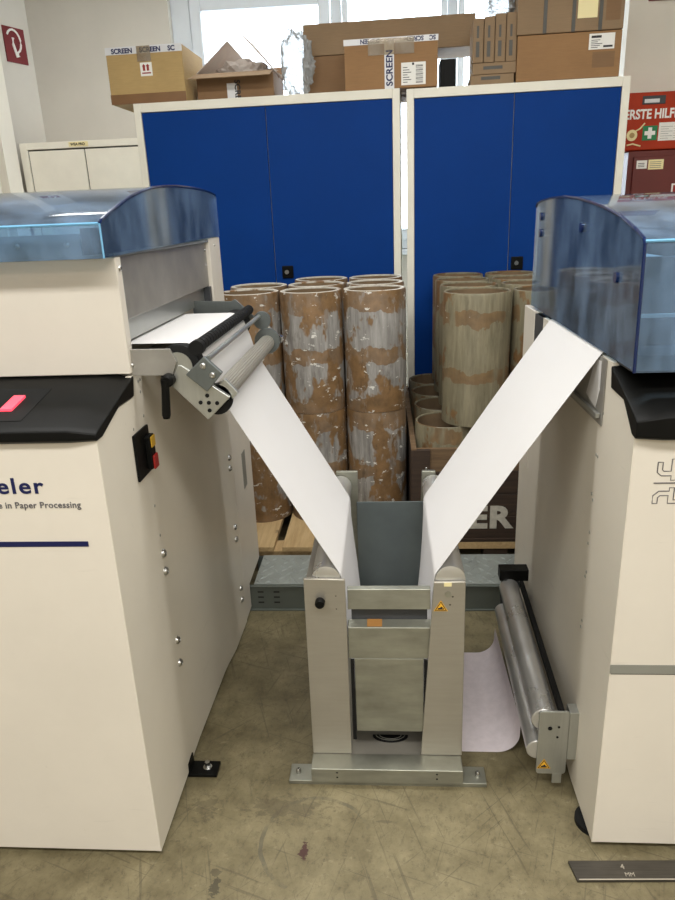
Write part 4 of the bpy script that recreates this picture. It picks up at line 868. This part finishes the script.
B('pit_side_panel', 'bluegrey', st, -0.104, -0.1005, 1.55, 2.05, 0.06, 0.25); B('pit_side_panel', 'bluegrey', st, 0.105, 0.1085, 1.55, 2.05, 0.06, 0.25)

# ------------------------------------------------------------------ paper webs
def web(name, path, y0, y1, m, th=0.0006):
    """path of (x, z) swept from y0 to y1, with thickness"""
    bm = bm_new(); P = [Vector((p[0], 0, p[1])) for p in path]; n = len(P); off = []
    for i in range(n):
        d = (P[min(i + 1, n - 1)] - P[max(i - 1, 0)]).normalized(); off.append(Vector((-d.z, 0, d.x)) * th)
    prof = [(p.x, p.z) for p in P] + [(P[i].x + off[i].x, P[i].z + off[i].z) for i in range(n - 1, -1, -1)]
    rings = [[(p[0], y, p[1]) for p in prof] for y in (y0, y1)]
    V = [[bm.verts.new(q) for q in r] for r in rings]; L = len(prof)
    for i in range(L): bm.faces.new((V[0][i], V[0][(i + 1) % L], V[1][(i + 1) % L], V[1][i]))
    for r in V:
        for i in range(n - 1): bm.faces.new((r[i], r[i + 1], r[L - 2 - i], r[L - 1 - i]))
    return obj(name, bm, m, None, smooth=True)
def arc(cx, cz, r, a0, a1, n=8): return [(cx + r * math.cos(R(a0 + (a1 - a0) * k / n)), cz + r * math.sin(R(a0 + (a1 - a0) * k / n))) for k in range(n + 1)]
path = [(-0.592, 1.1505), (-0.50, 1.1500)] + arc(-0.437, 1.109, 0.0408, 90, 18, 8) + [(-0.385, 1.085)] + arc(-0.352, 1.048, 0.0238, 175, 208, 5)
path += arc(-0.151, 0.567, 0.0372, 32, 0, 6) + [(-0.1132, 0.52), (-0.1065, 0.44), (-0.0985, 0.36), (-0.094, 0.30)] + arc(0.001, 0.245, 0.090, 180, 360, 16) + [(0.096, 0.30), (0.101, 0.36), (0.106, 0.44), (0.1092, 0.52)] + arc(0.147, 0.567, 0.0375, 180, 148, 6)
path += [(0.30, 0.872), (0.455, 1.103)] + arc(0.498, 1.115, 0.0128, 150, 90, 4) + [(0.54, 1.129)]
pw = web('paper_web', path, PY0, PY1, 'paper'); tag(pw, 'white paper web hanging from both machines down into the steel stand', 'paper web')
path2 = [(0.190, 0.002), (0.280, 0.0015)] + arc(0.287, 0.060, 0.0585, -90, -5, 12) + [(0.3465, 0.095)]
pf = web('paper_web', path2, 1.535, 1.985, 'paper_floor'); tag(pf, 'dusty grey white paper sheet curling on the floor beside the low rollers', 'paper sheet')

# ------------------------------------------------------------------ steel bar on the floor
t = thing('steel_bar', 'flat dark steel bar lying on the floor at the bottom right', 'steel bar', (0.65, 1.19, 0), None, R(2.0))
bm = bm_new(); prism(bm, [(0.400, 1.160), (1.05, 1.160), (1.05, 1.208), (0.393, 1.208)], 'z', 0, 0.008); fb = obj('flat_bar', bm, 'bar', t, 0.001)
B('worn_edge', 'bar_edge', fb, 0.404, 1.05, 1.1598, 1.1625, 0.0078, 0.0084)
text('4', 0.018, 'bar_edge', fb, (0.503, 1.186, 0.0082), up=(0, 1, 0), name='chalk_mark'); text('MM', 0.014, 'bar_edge', fb, (0.506, 1.168, 0.0082), up=(0, 1, 0), name='chalk_mark')
